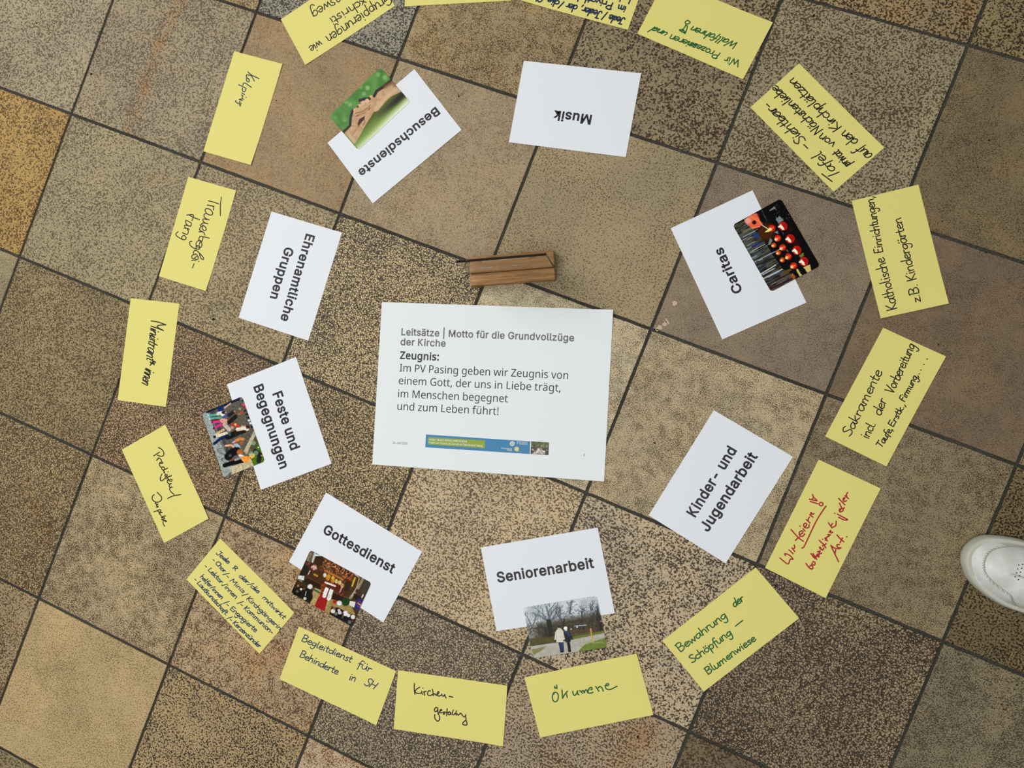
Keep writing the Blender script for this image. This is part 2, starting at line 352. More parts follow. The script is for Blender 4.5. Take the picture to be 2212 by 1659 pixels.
# ---- printed lettering -------------------------------------------------------
# glyph outlines, cap height 1000: letter: (advance, contours)
FONT_GROTESK = {
 ' ':(369,''),
 '-':(891,'662,481 662,369 224,369 224,481'),
 '.':(369,'187,-9 153,-2 124,17 104,46 97,81 104,115 124,144 153,164 187,170 222,164 251,144 271,115 277,81 271,46 251,17 222,-2'),
 '0':(891,'446,-13 342,2 255,47 186,122 135,223 104,349 94,499 104,649 136,776 187,878 256,952 343,998 446,1013 548,998 635,952 704,878 755,776 786,649 797,499 786,349 755,223 705,122 636,47 549,2|446,97 513,109 570,145 616,203 649,283 669,382 676,499 669,618 649,717 616,797 570,855 513,891 446,903 377,891 320,855 275,797 242,717 222,618 215,499 222,382 242,283 275,203 320,145 377,109'),
 '2':(891,'126,0 126,93 555,555 587,600 611,642 625,685 630,730 623,780 605,823 575,857 537,883 491,898 440,903 385,897 339,880 301,851 273,813 255,766 250,711 129,711 139,796 169,869 218,930 281,976 357,1004 442,1013 527,1004 601,976 663,932 710,875 739,808 749,732 744,677 729,624 702,569 660,508 525,353 300,119 765,111 765,0'),
 '6':(891,'445,-13 357,-3 280,29 215,79 166,146 135,227 125,318 133,392 157,470 201,560 270,669 496,1000 633,1000 297,513 286,513 302,541 324,565 352,587 385,603 421,614 462,617 547,608 621,579 681,533 727,471 755,396 764,309 754,221 723,143 674,78 609,28 532,-3|445,95 500,102 548,123 587,156 618,199 637,251 644,309 637,368 618,419 587,462 548,494 500,515 445,521 390,515 342,495 302,463 271,420 252,370 246,311 252,252 271,200 302,156 342,123 390,102'),
 'A':(943,'32,0 396,1000 543,1000 910,0 777,0 519,732 456,940 482,940 374,595 167,0|216,279 216,391 727,391 727,279'),
 'B':(897,'118,0 118,1000 474,1000 569,991 646,964 706,923 749,869 774,805 783,735 777,677 760,629 734,591 700,562 661,540 619,524 714,483 756,447 791,399 814,340 821,268 813,196 787,131 742,77 677,35 592,9 485,0|245,112 481,112 581,123 648,157 686,207 699,268 692,317 673,361 642,399 601,429 549,447 488,454 245,454|245,561 468,561 520,566 566,582 605,608 635,642 654,683 660,732 649,793 614,843 556,877 472,888 245,888'),
 'C':(1003,'526,-13 403,2 295,49 205,125 137,227 94,352 79,499 94,647 137,773 205,875 295,951 403,998 526,1013 599,1008 669,991 733,964 790,926 840,879 880,822 910,758 930,685 803,685 788,733 765,776 737,812 702,842 663,866 620,883 574,893 526,896 438,884 361,850 296,793 246,715 214,617 203,499 214,382 246,284 296,207 361,150 439,116 526,104 574,107 620,118 663,135 702,158 737,188 765,225 788,267 803,315 930,315 911,243 881,178 840,122 791,74 734,37 669,9 600,-8'),
 'D':(987,'430,0 189,0 189,112 422,112 534,124 625,159 695,216 745,293 775,389 785,502 775,614 745,709 696,785 628,842 541,876 434,888 183,888 183,1000 443,1000 579,985 693,940 785,868 852,769 894,646 907,502 893,357 852,233 783,134 689,60 571,15|245,1000 245,0 118,0 118,1000'),
 'E':(823,'118,0 118,1000 732,1000 732,888 245,888 245,562 699,562 699,450 245,450 245,112 738,112 738,0'),
 'F':(806,'118,0 118,1000 726,1000 726,888 245,888 245,547 681,547 681,435 245,435 245,0'),
 'G':(1023,'528,-13 403,2 294,49 204,125 136,227 93,353 79,499 93,647 136,773 203,875 293,951 400,998 521,1013 597,1008 669,990 735,961 793,922 842,874 883,818 913,755 932,685 802,685 784,732 761,773 733,809 700,839 662,864 620,882 573,892 521,896 436,884 360,850 295,793 246,715 214,617 203,499 214,382 246,285 296,207 362,150 440,116 528,104 608,113 678,140 735,183 779,242 806,314 815,398 854,391 556,391 556,503 940,503 940,393 926,278 886,179 823,97 740,37 641,-1'),
 'H':(1016,'118,0 118,1000 245,1000 245,568 771,568 771,1000 898,1000 898,0 771,0 771,456 245,456 245,0'),
 'I':(591,'61,0 61,112 232,112 232,888 61,888 61,1000 530,1000 530,888 359,888 359,112 530,112 530,0'),
 'J':(779,'364,-13 244,6 148,64 102,124 74,197 65,286 65,340 192,340 192,286 204,205 239,146 294,110 364,98 433,110 487,146 522,205 534,286 534,1000 661,1000 661,286 652,197 624,124 578,64 483,6'),
 'K':(917,'96,0 96,1000 222,1000 222,545 650,1000 805,1000 412,572 825,0 675,0 325,482 222,372 222,0'),
 'L':(772,'118,0 118,1000 245,1000 245,112 710,112 710,0'),
 'M':(1235,'118,0 118,1000 298,1000 565,312 632,96 604,96 693,368 936,1000 1116,1000 1116,0 991,0 997,899 1008,899 896,572 672,0 562,0 313,631 220,899 234,899 240,572 240,0'),
 'N':(1029,'118,0 118,1000 268,1000 713,296 813,108 796,105 784,383 784,1000 911,1000 911,0 760,0 349,650 211,889 234,892 246,572 246,0'),
 'P':(874,'118,0 118,1000 462,1000 568,990 653,958 719,909 766,845 794,769 803,683 794,598 766,522 719,457 653,407 568,376 462,365 215,365 215,477 457,477 528,483 584,503 626,535 655,577 672,627 677,683 672,740 655,789 626,831 584,862 527,882 456,889 245,889 245,0'),
 'R':(883,'118,0 118,1000 464,1000 569,990 655,960 721,913 767,851 795,777 805,692 795,607 767,534 721,473 654,427 569,398 464,389 189,389 189,501 459,501 530,507 585,524 627,553 656,591 673,637 679,692 673,748 656,796 627,835 585,864 529,882 458,889 245,889 245,0|694,0 452,450 595,450 841,0'),
 'S':(878,'440,-17 338,-9 251,18 179,61 126,118 90,188 75,268 205,268 217,216 243,172 280,139 327,115 381,101 440,97 504,102 562,118 610,145 648,181 671,224 679,274 673,317 653,352 622,379 582,402 481,437 361,470 251,512 169,568 119,641 102,732 113,811 147,880 201,936 270,979 353,1005 446,1013 540,1005 621,978 689,936 741,882 775,817 788,743 663,743 642,810 594,860 526,891 442,901 382,896 329,880 285,855 253,822 233,783 226,738 234,692 257,656 292,627 333,606 417,577 519,549 612,518 660,496 705,467 744,432 776,388 796,336 803,272 792,195 760,125 707,66 636,21 546,-8'),
 'T':(882,'62,888 62,1000 819,1000 819,888 505,888 505,0 379,0 379,888'),
 'U':(1017,'509,-16 398,-5 303,30 225,85 166,157 130,243 118,340 118,1000 244,1000 244,350 252,282 277,222 315,172 368,134 433,109 509,101 585,109 650,134 702,172 740,222 764,282 772,350 772,1000 899,1000 899,340 887,243 850,157 792,85 714,30 619,-5'),
 'V':(943,'401,0 32,1000 166,1000 423,270 487,60 461,60 569,405 776,1000 910,1000 546,0'),
 'W':(1349,'305,0 32,1000 162,1000 345,286 387,78 372,78 440,385 602,1000 746,1000 933,286 977,78 960,78 1028,385 1186,1000 1316,1000 1042,0 895,0 723,635 691,769 660,934 687,934 658,776 625,635 453,0'),
 'Z':(862,'82,0 82,91 602,846 670,935 684,893 438,888 79,888 79,1000 780,1000 780,907 263,158 191,65 177,107 421,112 785,112 785,0'),
 'a':(765,'314,-17 247,-10 186,10 134,42 94,88 68,144 60,212 66,270 85,316 114,352 152,380 197,400 246,414 496,452 521,462 537,477 542,501 537,547 524,583 502,612 471,633 432,646 385,650 335,646 293,634 259,615 231,591 211,565 197,538 81,572 112,633 154,680 205,715 261,738 321,751 381,756 470,746 517,731 562,708 602,675 634,630 655,570 662,494 662,0 544,0 544,102 495,48 464,23 423,2 374,-12|335,89 397,96 448,115 488,145 518,183 536,226 542,271 542,373 510,358 303,323 264,312 230,296 203,274 186,244 181,206 185,171 200,142 224,119 255,103 292,93'),
 'b':(834,'451,-16 389,-10 339,7 300,33 271,61 232,115 220,115 220,0 103,0 103,1000 223,1000 223,628 299,708 337,733 387,750 450,756 538,744 615,709 679,652 727,575 757,481 767,371 757,261 727,166 679,89 616,32 539,-4|433,92 497,101 549,129 591,172 621,229 639,297 645,372 639,447 621,513 591,569 550,612 497,639 433,648 369,640 317,613 276,572 246,517 228,450 221,372 228,294 246,226 276,170 318,128 370,101'),
 'c':(778,'407,-16 312,-4 230,32 161,90 110,167 78,261 67,368 78,478 110,572 161,649 230,707 312,744 407,756 461,752 511,741 558,724 600,700 637,669 668,633 693,591 711,544 595,515 571,568 531,611 476,639 407,648 340,639 285,610 243,565 213,508 195,441 189,368 195,297 213,231 243,174 285,130 340,101 407,91 477,101 532,130 573,174 598,230 713,201 696,153 671,110 639,73 602,42 559,17 512,-1 461,-12'),
 'd':(834,'384,-16 296,-4 219,32 155,89 107,166 77,261 67,371 77,481 108,575 156,652 220,709 297,744 385,756 448,750 497,733 536,708 565,680 602,628 611,1000 731,1000 731,0 615,0 615,115 603,115 564,61 534,33 496,7 446,-10|402,92 465,101 517,128 559,170 589,226 607,294 613,372 607,450 589,517 559,572 518,613 465,640 402,648 337,639 284,612 243,569 213,513 195,447 189,372 195,297 213,229 243,172 285,129 338,101'),
 'e':(794,'417,-16 316,-4 230,32 161,90 109,167 78,260 67,367 78,475 109,569 159,647 226,706 308,743 403,756 464,751 522,735 578,709 628,670 670,619 702,554 723,475 730,333 147,333 147,434 664,434 609,397 603,467 585,528 556,578 516,617 465,641 403,649 341,641 288,616 245,578 214,530 195,474 189,415 189,349 196,273 217,209 251,158 297,121 353,98 417,91 460,94 499,104 532,120 561,143 584,172 601,207 717,179 694,124 659,77 612,38 555,9 490,-10'),
 'f':(499,'448,746 448,643 13,643 13,746|158,0 158,848 166,907 188,955 222,993 266,1020 316,1036 368,1042 437,1036 477,1024 447,921 422,928 383,932 336,925 303,904 285,870 279,823 279,0'),
 'g':(836,'407,-296 330,-291 263,-274 207,-249 162,-216 126,-178 99,-136 199,-80 239,-130 267,-154 303,-173 349,-187 407,-191 489,-180 555,-148 598,-92 612,-11 612,134 602,134 563,82 534,54 496,31 446,15 383,9 298,20 221,52 157,105 108,177 77,268 67,376 77,484 108,577 157,652 221,709 298,744 385,756 448,750 498,733 537,708 566,680 605,627 615,627 615,746 732,746 732,-17 721,-106 689,-177 637,-230 571,-267 493,-289|403,116 466,124 518,148 559,186 590,238 608,302 614,379 608,454 590,519 560,573 519,614 466,640 403,648 338,639 285,612 243,570 213,516 195,451 189,379 195,305 214,241 244,188 286,149 339,124'),
 'h':(806,'223,446 223,0 103,0 103,1000 223,1000 223,565 201,565 243,653 299,712 368,745 447,756 518,748 580,724 631,685 670,631 694,560 702,472 702,0 582,0 582,462 571,540 537,598 483,635 413,647 362,641 316,624 278,595 248,556 230,506'),
 'i':(328,'103,0 103,746 223,746 223,0|164,870 133,876 106,894 87,919 81,950 87,981 106,1006 133,1024 164,1030 197,1024 224,1006 242,981 248,950 242,919 224,894 197,876'),
 'j':(328,'103,746 223,746 223,-59 218,-123 200,-178 169,-222 127,-254 73,-274 -19,-281 -19,-170 49,-163 80,-141 97,-106 103,-57|164,870 132,876 105,894 87,919 81,950 87,981 105,1006 132,1024 164,1030 196,1024 223,1006 242,981 248,950 242,919 223,894 196,876'),
 'k':(748,'216,268 216,416 237,416 559,746 708,746 362,392 348,392|103,0 103,1000 223,1000 223,0|578,0 291,365 376,450 732,0'),
 'l':(372,'274,-5 198,6 145,40 114,93 103,166 103,1000 223,1000 223,194 227,151 236,122 255,107 287,102 334,107 355,5'),
 'm':(1199,'103,0 103,746 220,746 221,581 231,635 260,680 297,715 338,739 384,754 431,759 506,747 565,709 607,652 631,579 614,579 633,631 663,674 702,710 748,737 801,754 858,759 921,752 977,731 1025,695 1063,646 1087,581 1095,501 1095,0 974,0 974,499 963,568 929,615 880,641 823,650 776,644 736,629 703,603 679,570 664,531 659,486 659,0 539,0 539,511 529,567 497,611 450,640 392,650 350,645 310,629 275,604 247,568 229,523 223,468 223,0'),
 'n':(805,'223,446 223,0 103,0 103,746 219,746 220,565 201,565 243,653 299,712 368,745 447,756 518,748 580,724 631,685 669,631 694,560 702,472 702,0 582,0 582,462 571,540 537,598 483,635 413,647 362,641 316,624 278,595 248,556 230,506'),
 'o':(816,'407,-16 312,-4 230,32 161,90 110,167 78,261 67,368 78,478 110,572 161,649 230,707 312,744 407,756 504,744 587,707 655,649 706,572 738,478 749,368 738,261 706,167 655,90 587,32 504,-4|407,91 476,101 531,130 574,174 604,231 622,297 628,368 622,441 604,507 574,565 531,610 476,639 407,648 340,639 285,610 243,565 213,508 195,441 189,368 195,297 213,231 243,174 285,130 340,101'),
 'p':(834,'103,-281 103,746 220,746 220,628 232,628 270,680 299,708 337,733 387,750 450,756 538,744 615,709 679,652 727,575 757,481 767,371 757,261 727,166 679,89 616,32 539,-4 451,-16 389,-10 339,7 301,33 271,61 232,115 223,-281|433,92 497,101 549,129 591,172 621,229 639,297 645,372 639,447 621,513 591,569 550,612 497,639 433,648 369,640 317,613 276,572 246,517 228,450 221,372 228,294 246,226 276,170 318,128 370,101'),
 'r':(509,'103,0 103,746 219,746 219,631 255,682 300,722 355,748 419,756 479,754 479,634 407,640 357,635 313,618 276,592 247,557 229,515 223,466 223,0'),
 's':(717,'358,-16 285,-10 220,7 166,35 121,74 89,125 70,185 185,209 207,156 244,118 294,97 356,89 426,98 481,122 515,159 527,202 520,238 499,267 465,289 417,305 293,334 205,365 142,409 104,467 92,538 101,599 128,652 170,695 226,728 293,749 368,756 439,750 499,732 548,704 588,667 617,622 637,570 527,545 508,585 477,620 431,645 368,654 307,646 257,623 224,588 213,545 221,507 244,478 282,456 338,438 451,411 540,381 602,337 639,280 651,209 642,147 614,93 570,47 511,13 439,-9'),
 't':(447,'401,746 401,643 13,643 13,746|128,926 248,926 248,192 253,150 267,120 294,104 335,98 397,105 419,3 377,-5 331,-8 245,4 181,42 141,102 128,183'),
 'u':(806,'358,-10 288,-2 226,21 175,60 136,115 111,186 103,273 103,746 223,746 223,283 235,206 269,147 323,111 393,99 444,104 490,122 528,151 557,190 576,240 582,300 582,746 702,746 702,0 586,0 586,181 604,181 562,92 505,33 437,1'),
 'v':(765,'319,0 34,746 166,746 325,305 404,41 362,41 440,305 599,746 730,746 445,0'),
 'z':(748,'82,0 82,90 499,628 94,635 94,746 654,746 654,650 248,118 666,111 666,0'),
 '|':(452,'278,1322 278,-322 173,-322 173,1322'),
 'ä':(765,'314,-17 247,-10 186,10 134,42 94,88 68,144 60,212 66,270 85,316 114,352 152,380 197,400 246,414 496,452 521,462 537,477 542,501 537,547 524,583 502,612 471,633 432,646 385,650 335,646 293,634 259,615 231,591 211,565 197,538 81,572 112,633 154,680 205,715 261,738 321,751 381,756 470,746 517,731 562,708 602,675 634,630 655,570 662,494 662,0 544,0 544,102 495,48 464,23 423,2 374,-12|335,89 397,96 448,115 488,145 518,183 536,226 542,271 542,373 510,358 303,323 264,312 230,296 203,274 186,244 181,206 185,171 200,142 224,119 255,103 292,93|513,870 483,876 457,894 439,919 434,950 439,980 457,1006 483,1023 513,1029 544,1023 569,1006 587,980 593,950 587,919 569,894 544,876|231,870 200,876 174,894 157,919 151,950 157,980 174,1006 200,1023 231,1029 261,1023 287,1006 304,980 310,950 304,919 287,894 261,876'),
 'ü':(806,'358,-10 288,-2 226,21 175,60 136,115 111,186 103,273 103,746 223,746 223,283 235,206 269,147 323,111 393,99 444,104 490,122 528,151 557,190 576,240 582,300 582,746 702,746 702,0 586,0 586,181 604,181 562,92 505,33 437,1|544,870 514,876 488,894 470,919 464,950 470,980 488,1006 514,1023 544,1029 575,1023 600,1006 618,980 623,950 618,919 600,894 575,876|262,870 231,876 205,894 188,919 182,950 188,980 205,1006 231,1023 262,1029 292,1023 318,1006 335,980 341,950 335,919 318,894 292,876'),
}
FONT_HUMANIST = {
 ' ':(364,''),
 '!':(377,'228,282 148,282 113,1000 263,1000|101,76 107,120 126,148 154,164 188,169 220,164 249,148 268,120 275,76 268,32 249,3 220,-14 188,-20 154,-14 126,3 107,32'),
 ',':(375,'269,147 237,41 194,-74 148,-181 57,-181 109,54 127,162 259,162'),
 ':':(375,'101,76 107,120 126,148 154,164 186,169 220,164 249,148 268,120 275,76 268,32 249,3 220,-14 186,-20 154,-14 126,3 107,32|101,675 107,720 126,749 154,765 186,770 220,765 249,749 268,720 275,675 268,632 249,602 220,585 186,580 154,585 126,602 107,632'),
 'G':(1020,'570,528 916,528 916,38 834,15 752,-1 664,-11 564,-14 421,2 303,48 209,124 141,226 99,352 85,500 101,646 147,772 222,874 324,950 452,998 604,1014 685,1010 763,999 835,980 902,955 854,846 798,868 735,887 667,899 597,903 486,891 392,854 317,795 262,715 228,616 217,500 227,388 256,289 305,208 377,146 472,108 594,95 706,102 790,119 790,416 570,416'),
 'I':(475,'417,0 56,0 56,73 174,99 174,899 56,927 56,1000 417,1000 417,927 300,899 300,99 417,73'),
 'L':(734,'136,0 136,1000 262,1000 262,112 699,112 699,0'),
 'M':(1270,'577,0 248,877 252,606 252,0 136,0 136,1000 322,1000 630,181 950,1000 1134,1000 1134,0 1010,0 1011,712 1020,875 681,0'),
 'P':(847,'401,1000 519,991 615,966 686,923 736,865 766,792 776,706 771,645 756,588 729,534 689,486 635,446 566,415 480,396 377,389 262,389 262,0 136,0 136,1000|389,892 262,892 262,497 363,497 450,502 521,518 576,544 615,583 638,634 646,700 630,785 584,845 505,880'),
 'V':(840,'840,1000 483,0 357,0 0,1000 132,1000 384,280 420,140 457,282 707,1000'),
 'Z':(801,'746,0 53,0 53,95 580,888 70,888 70,1000 732,1000 732,905 206,112 746,112'),
 'a':(786,'403,763 523,748 606,703 643,655 665,591 672,511 672,0 583,0 559,106 487,39 450,15 408,-1 359,-11 301,-14 237,-8 180,10 132,40 95,83 72,140 64,209 74,278 104,335 153,382 265,429 424,448 552,452 552,497 542,577 511,627 462,655 396,664 339,659 284,646 185,606 147,699 201,724 263,744 332,759|440,363 321,349 246,318 205,271 192,207 202,153 230,115 274,93 329,85 416,99 487,138 535,205 550,300 550,367'),
 'b':(861,'240,716 235,651 280,695 331,731 395,755 475,763 562,752 637,720 700,666 747,590 775,494 784,375 775,257 746,160 699,84 637,29 562,-3 475,-14 395,-6 331,18 280,54 242,95 232,95 207,0 119,0 119,1064 242,1064|454,661 382,654 328,631 288,593 262,539 247,468 242,380 254,252 288,162 327,121 383,96 457,88 518,96 568,121 607,162 644,253 657,377 644,501 607,590 568,629 517,653'),
 'c':(672,'420,-14 326,-4 243,27 174,78 121,153 88,250 77,371 89,497 123,597 178,672 249,724 333,755 429,765 485,762 539,753 588,740 626,724 588,622 510,646 466,654 426,657 357,649 301,625 258,585 228,529 210,459 204,373 210,290 228,220 258,165 300,125 353,100 419,92 477,96 527,105 613,136 613,27 574,9 530,-4 480,-11'),
 'd':(861,'385,-14 298,-3 223,29 161,83 114,159 86,256 77,374 86,492 115,590 162,666 224,721 299,754 387,765 442,761 489,750 529,733 564,710 594,683 619,654 627,654 619,765 619,1064 742,1064 742,0 643,0 625,101 564,43 529,19 488,1 440,-10|405,88 476,95 532,117 572,153 608,235 620,373 609,496 574,588 535,629 478,654 403,662 343,654 293,627 254,583 217,491 204,371 217,252 254,162 293,121 343,96'),
 'e':(790,'409,765 499,754 575,723 636,672 681,604 709,522 718,426 718,352 204,352 222,239 270,158 344,108 444,91 511,94 571,104 627,121 685,143 685,35 628,13 571,-2 510,-11 438,-14 338,-3 250,29 177,84 123,159 88,255 77,370 87,484 118,581 168,659 235,717 316,753|408,664 329,650 268,607 227,539 207,450 590,450 585,510 570,562 545,604 511,637 465,657'),
 'f':(482,'465,655 276,655 276,0 153,0 153,655 21,655 21,713 153,755 160,886 181,955 217,1007 265,1043 325,1064 396,1071 478,1064 542,1046 510,950 428,969 398,971 344,960 306,929 283,876 276,800 276,751 465,751'),
 'g':(861,'385,765 456,758 519,737 574,701 620,651 644,751 742,751 742,-13 733,-110 706,-191 660,-254 595,-300 511,-327 406,-336 328,-333 257,-324 193,-309 136,-289 136,-175 194,-200 261,-218 334,-230 413,-234 499,-220 565,-177 607,-110 620,-22 625,99 575,49 522,14 459,-7 387,-14 297,-3 221,31 159,88 113,165 86,261 77,374 86,485 113,580 159,659 221,718 296,753|402,661 344,653 295,627 256,586 228,529 210,458 204,373 217,250 256,160 295,120 345,95 405,87 458,91 503,102 540,120 570,148 593,184 609,228 619,282 622,374 616,466 599,539 569,594 527,632 471,654'),
 'h':(866,'240,697 235,647 244,647 271,683 304,711 342,734 385,750 431,760 478,763 561,756 630,735 683,698 721,646 744,576 752,489 752,0 630,0 630,480 620,560 590,616 537,650 462,661 387,653 331,630 290,591 263,537 247,469 242,388 242,0 119,0 119,1064 242,1064'),
 'i':(361,'242,751 242,0 119,0 119,751|182,1032 209,1027 232,1013 248,989 254,954 248,919 232,895 209,880 182,875 154,880 130,895 114,919 109,954 114,989 130,1013 154,1027'),
 'm':(1310,'943,765 1054,748 1133,700 1180,614 1196,489 1196,0 1074,0 1074,483 1065,561 1037,616 990,650 922,661 828,645 765,598 730,521 718,415 718,0 597,0 597,483 592,537 580,582 559,617 529,641 491,656 443,661 375,653 324,630 286,591 261,538 247,471 242,389 242,0 119,0 119,751 218,751 237,648 302,714 338,736 378,752 421,762 465,765 545,757 610,734 660,695 695,639 746,695 805,734 872,757'),
 'n':(866,'480,765 598,748 683,700 722,647 744,577 752,489 752,0 630,0 630,480 620,560 590,616 537,650 462,661 388,653 330,630 290,591 254,506 242,389 242,0 119,0 119,751 218,751 237,648 306,714 345,736 388,752 433,762'),
 'o':(847,'772,377 766,288 747,211 717,144 677,88 627,44 567,12 498,-8 422,-14 350,-8 284,12 225,44 175,88 134,144 103,211 84,288 77,377 88,492 119,588 170,664 239,719 325,753 426,765 522,753 606,719 675,664 728,588 761,492|204,377 210,294 228,223 257,166 300,123 355,97 424,88 493,97 549,123 592,166 621,223 638,294 644,377 638,460 620,529 591,585 548,627 493,652 423,661 353,653 298,627 256,585 217,495'),
 'r':(578,'469,765 557,756 542,643 461,653 418,648 378,634 341,613 308,583 281,547 260,504 247,455 242,401 242,0 119,0 119,751 220,751 234,613 297,690 333,721 374,744 419,760'),
 's':(671,'608,207 599,140 571,85 527,42 468,11 394,-8 308,-14 235,-11 173,-1 120,14 73,34 73,146 122,124 181,104 246,90 311,85 392,93 447,116 478,151 489,196 485,223 473,246 452,269 418,291 179,398 133,429 99,465 78,510 71,566 80,624 106,674 149,713 239,752 353,765 419,761 481,751 539,735 592,714 550,616 451,650 398,660 345,664 278,658 229,639 199,610 189,573 194,544 207,520 232,499 318,456 449,403 504,375 549,344 581,307 601,262'),
 't':(506,'370,87 427,92 475,102 475,8 419,-8 349,-14 292,-9 240,6 195,34 160,77 137,138 129,218 129,655 22,655 22,714 130,763 179,923 252,923 252,751 469,751 469,655 252,655 252,221 260,162 285,120 323,95'),
 'u':(866,'746,751 746,0 646,0 627,99 595,64 560,35 521,13 478,-2 432,-11 384,-14 301,-7 233,15 180,51 141,104 118,173 111,259 111,751 235,751 235,268 245,189 276,133 328,99 402,88 477,96 534,120 576,159 603,212 618,280 623,360 623,751'),
 'v':(711,'284,0 0,751 132,751 315,239 352,109 580,751 711,751 426,0'),
 'w':(1101,'560,585 552,623 539,585 496,423 361,1 221,1 15,752 143,752 285,191 296,127 311,169 352,329 485,752 619,752 787,190 798,129 959,752 1085,752 877,1 732,1'),
 'z':(658,'604,0 55,0 55,81 458,655 78,655 78,751 594,751 594,658 196,95 604,95'),
 'ä':(786,'403,763 523,748 606,703 643,655 665,591 672,511 672,0 583,0 559,106 487,39 450,15 408,-1 359,-11 301,-14 237,-8 180,10 132,40 95,83 72,140 64,209 74,278 104,335 153,382 265,429 424,448 552,452 552,497 542,577 511,627 462,655 396,664 339,659 284,646 185,606 147,699 201,724 263,744 332,759|440,363 321,349 246,318 205,271 192,207 202,153 230,115 274,93 329,85 416,99 487,138 535,205 550,300 550,367|197,954 202,985 217,1006 238,1018 263,1022 288,1018 310,1006 324,985 329,954 324,923 310,901 288,888 263,884 238,888 217,901 202,923|461,954 466,985 480,1006 501,1018 525,1022 550,1018 571,1006 586,985 591,954 586,923 571,901 550,888 525,884 501,888 480,901 466,923'),
 'ü':(866,'746,751 746,0 646,0 627,99 595,64 560,35 521,13 478,-2 432,-11 384,-14 301,-7 233,15 180,51 141,104 118,173 111,259 111,751 235,751 235,268 245,189 276,133 328,99 402,88 477,96 534,120 576,159 603,212 618,280 623,360 623,751|237,954 242,985 256,1006 278,1018 303,1022 327,1018 349,1006 363,985 368,954 363,923 349,901 327,888 303,884 278,888 256,901 242,923|500,954 505,985 519,1006 540,1018 564,1022 589,1018 611,1006 625,985 630,954 625,923 611,901 589,888 564,884 540,888 519,901 505,923'),
}
_glyph, _txt = {}, {}
CAP = 1.0
def glyph_mesh(ch, font):
    if (ch, font) in _glyph: return _glyph[(ch, font)]
    adv, s = (FONT_HUMANIST if font else FONT_GROTESK)[ch]
    C = [[(float(q.split(',')[0]) / 1000, float(q.split(',')[1]) / 1000) for q in c.split()] for c in s.split('|')] if s else []
    V, F = [], []
    if C:
        cu = bpy.data.curves.new('glyph', 'CURVE'); cu.dimensions = '2D'; cu.fill_mode = 'BOTH'
        for c in C:
            sp = cu.splines.new('POLY'); sp.points.add(len(c) - 1); sp.use_cyclic_u = True
            for q, (x, y) in zip(sp.points, c): q.co = (x, y, 0, 1)
        o = bpy.data.objects.new('glyph', cu); scene.collection.objects.link(o); bpy.context.view_layer.update()
        me = o.to_mesh(); V = [(v.co.x, v.co.y) for v in me.vertices]; F = [tuple(p.vertices) for p in me.polygons]
        o.to_mesh_clear(); bpy.data.objects.remove(o); bpy.data.curves.remove(cu)
    _glyph[(ch, font)] = (adv / 1000, C, V, F); return _glyph[(ch, font)]
def text_mesh(s, bold, font=0):
    """bold: stem growth in cap heights"""
    if (s, bold, font) in _txt: return _txt[(s, bold, font)]
    VV, FF, x = [], [], 0.0
    for ch in s:
        adv, C, V, F = glyph_mesh(ch, font); k = len(VV)
        VV += [(x + a, b, 1.6e-4) for a, b in V]; FF += [tuple(k + i for i in f) for f in F]
        if bold:
            for c in C:
                n = len(c); M2 = []
                for i in range(n):
                    p, q, r = np.array(c[i - 1]), np.array(c[i]), np.array(c[(i + 1) % n])
                    d0, d1 = (q - p) / np.linalg.norm(q - p), (r - q) / np.linalg.norm(r - q)
                    m = np.array([-d0[1] - d1[1], d0[0] + d1[0]]); L = np.linalg.norm(m)
                    m = m / L * min(1.6, 2 / max(L, .5)) * bold / 2 if L > .1 else np.array([-d0[1], d0[0]]) * bold / 2
                    M2.append((x + q[0] + m[0], q[1] + m[1])); M2.append((x + q[0] - m[0], q[1] - m[1]))
                for i in range(n):
                    a, b = 2 * i, 2 * ((i + 1) % n); k = len(VV); zz = (i * 7 % 19) * 8e-6
                    VV += [M2[t] + (zz,) for t in (a, a + 1, b + 1, b)]; FF.append((k, k + 1, k + 2, k + 3))
        x += adv + bold * .55
    _txt[(s, bold, font)] = (VV, FF); return VV, FF
def print_lines(sheet, name, lines, mat, bold=0.092, label=None, font=0):
    """lines: (text, start pixel of the baseline, end pixel, cap height in pixels)"""
    VV, FF = [], []
    for (s, a, b, cap) in lines:
        V, F = text_mesh(s, bold, font)
        x0 = min(v[0] for v in V); x1 = max(v[0] for v in V)
        A, B = unproject(*a), unproject(*b)
        d = np.array([b[0] - a[0], b[1] - a[1]]); d = d / np.linalg.norm(d)
        U = unproject(a[0] + d[1] * cap, a[1] - d[0] * cap)
        ex = (B - A); ey = (U - A)
        ey = Vector((-ex.y, ex.x, 0)).normalized() * ey.length       # upright letters
        k = len(VV)
        for (x, y, dz) in V:
            P = A + ex * ((x - x0) / (x1 - x0)) + ey * (y / CAP)
            VV.append((P.x, P.y, dz * .5))
        FF += [tuple(k + i for i in f) for f in F]
    return sheet.add(name, VV, FF, mat, label=label)

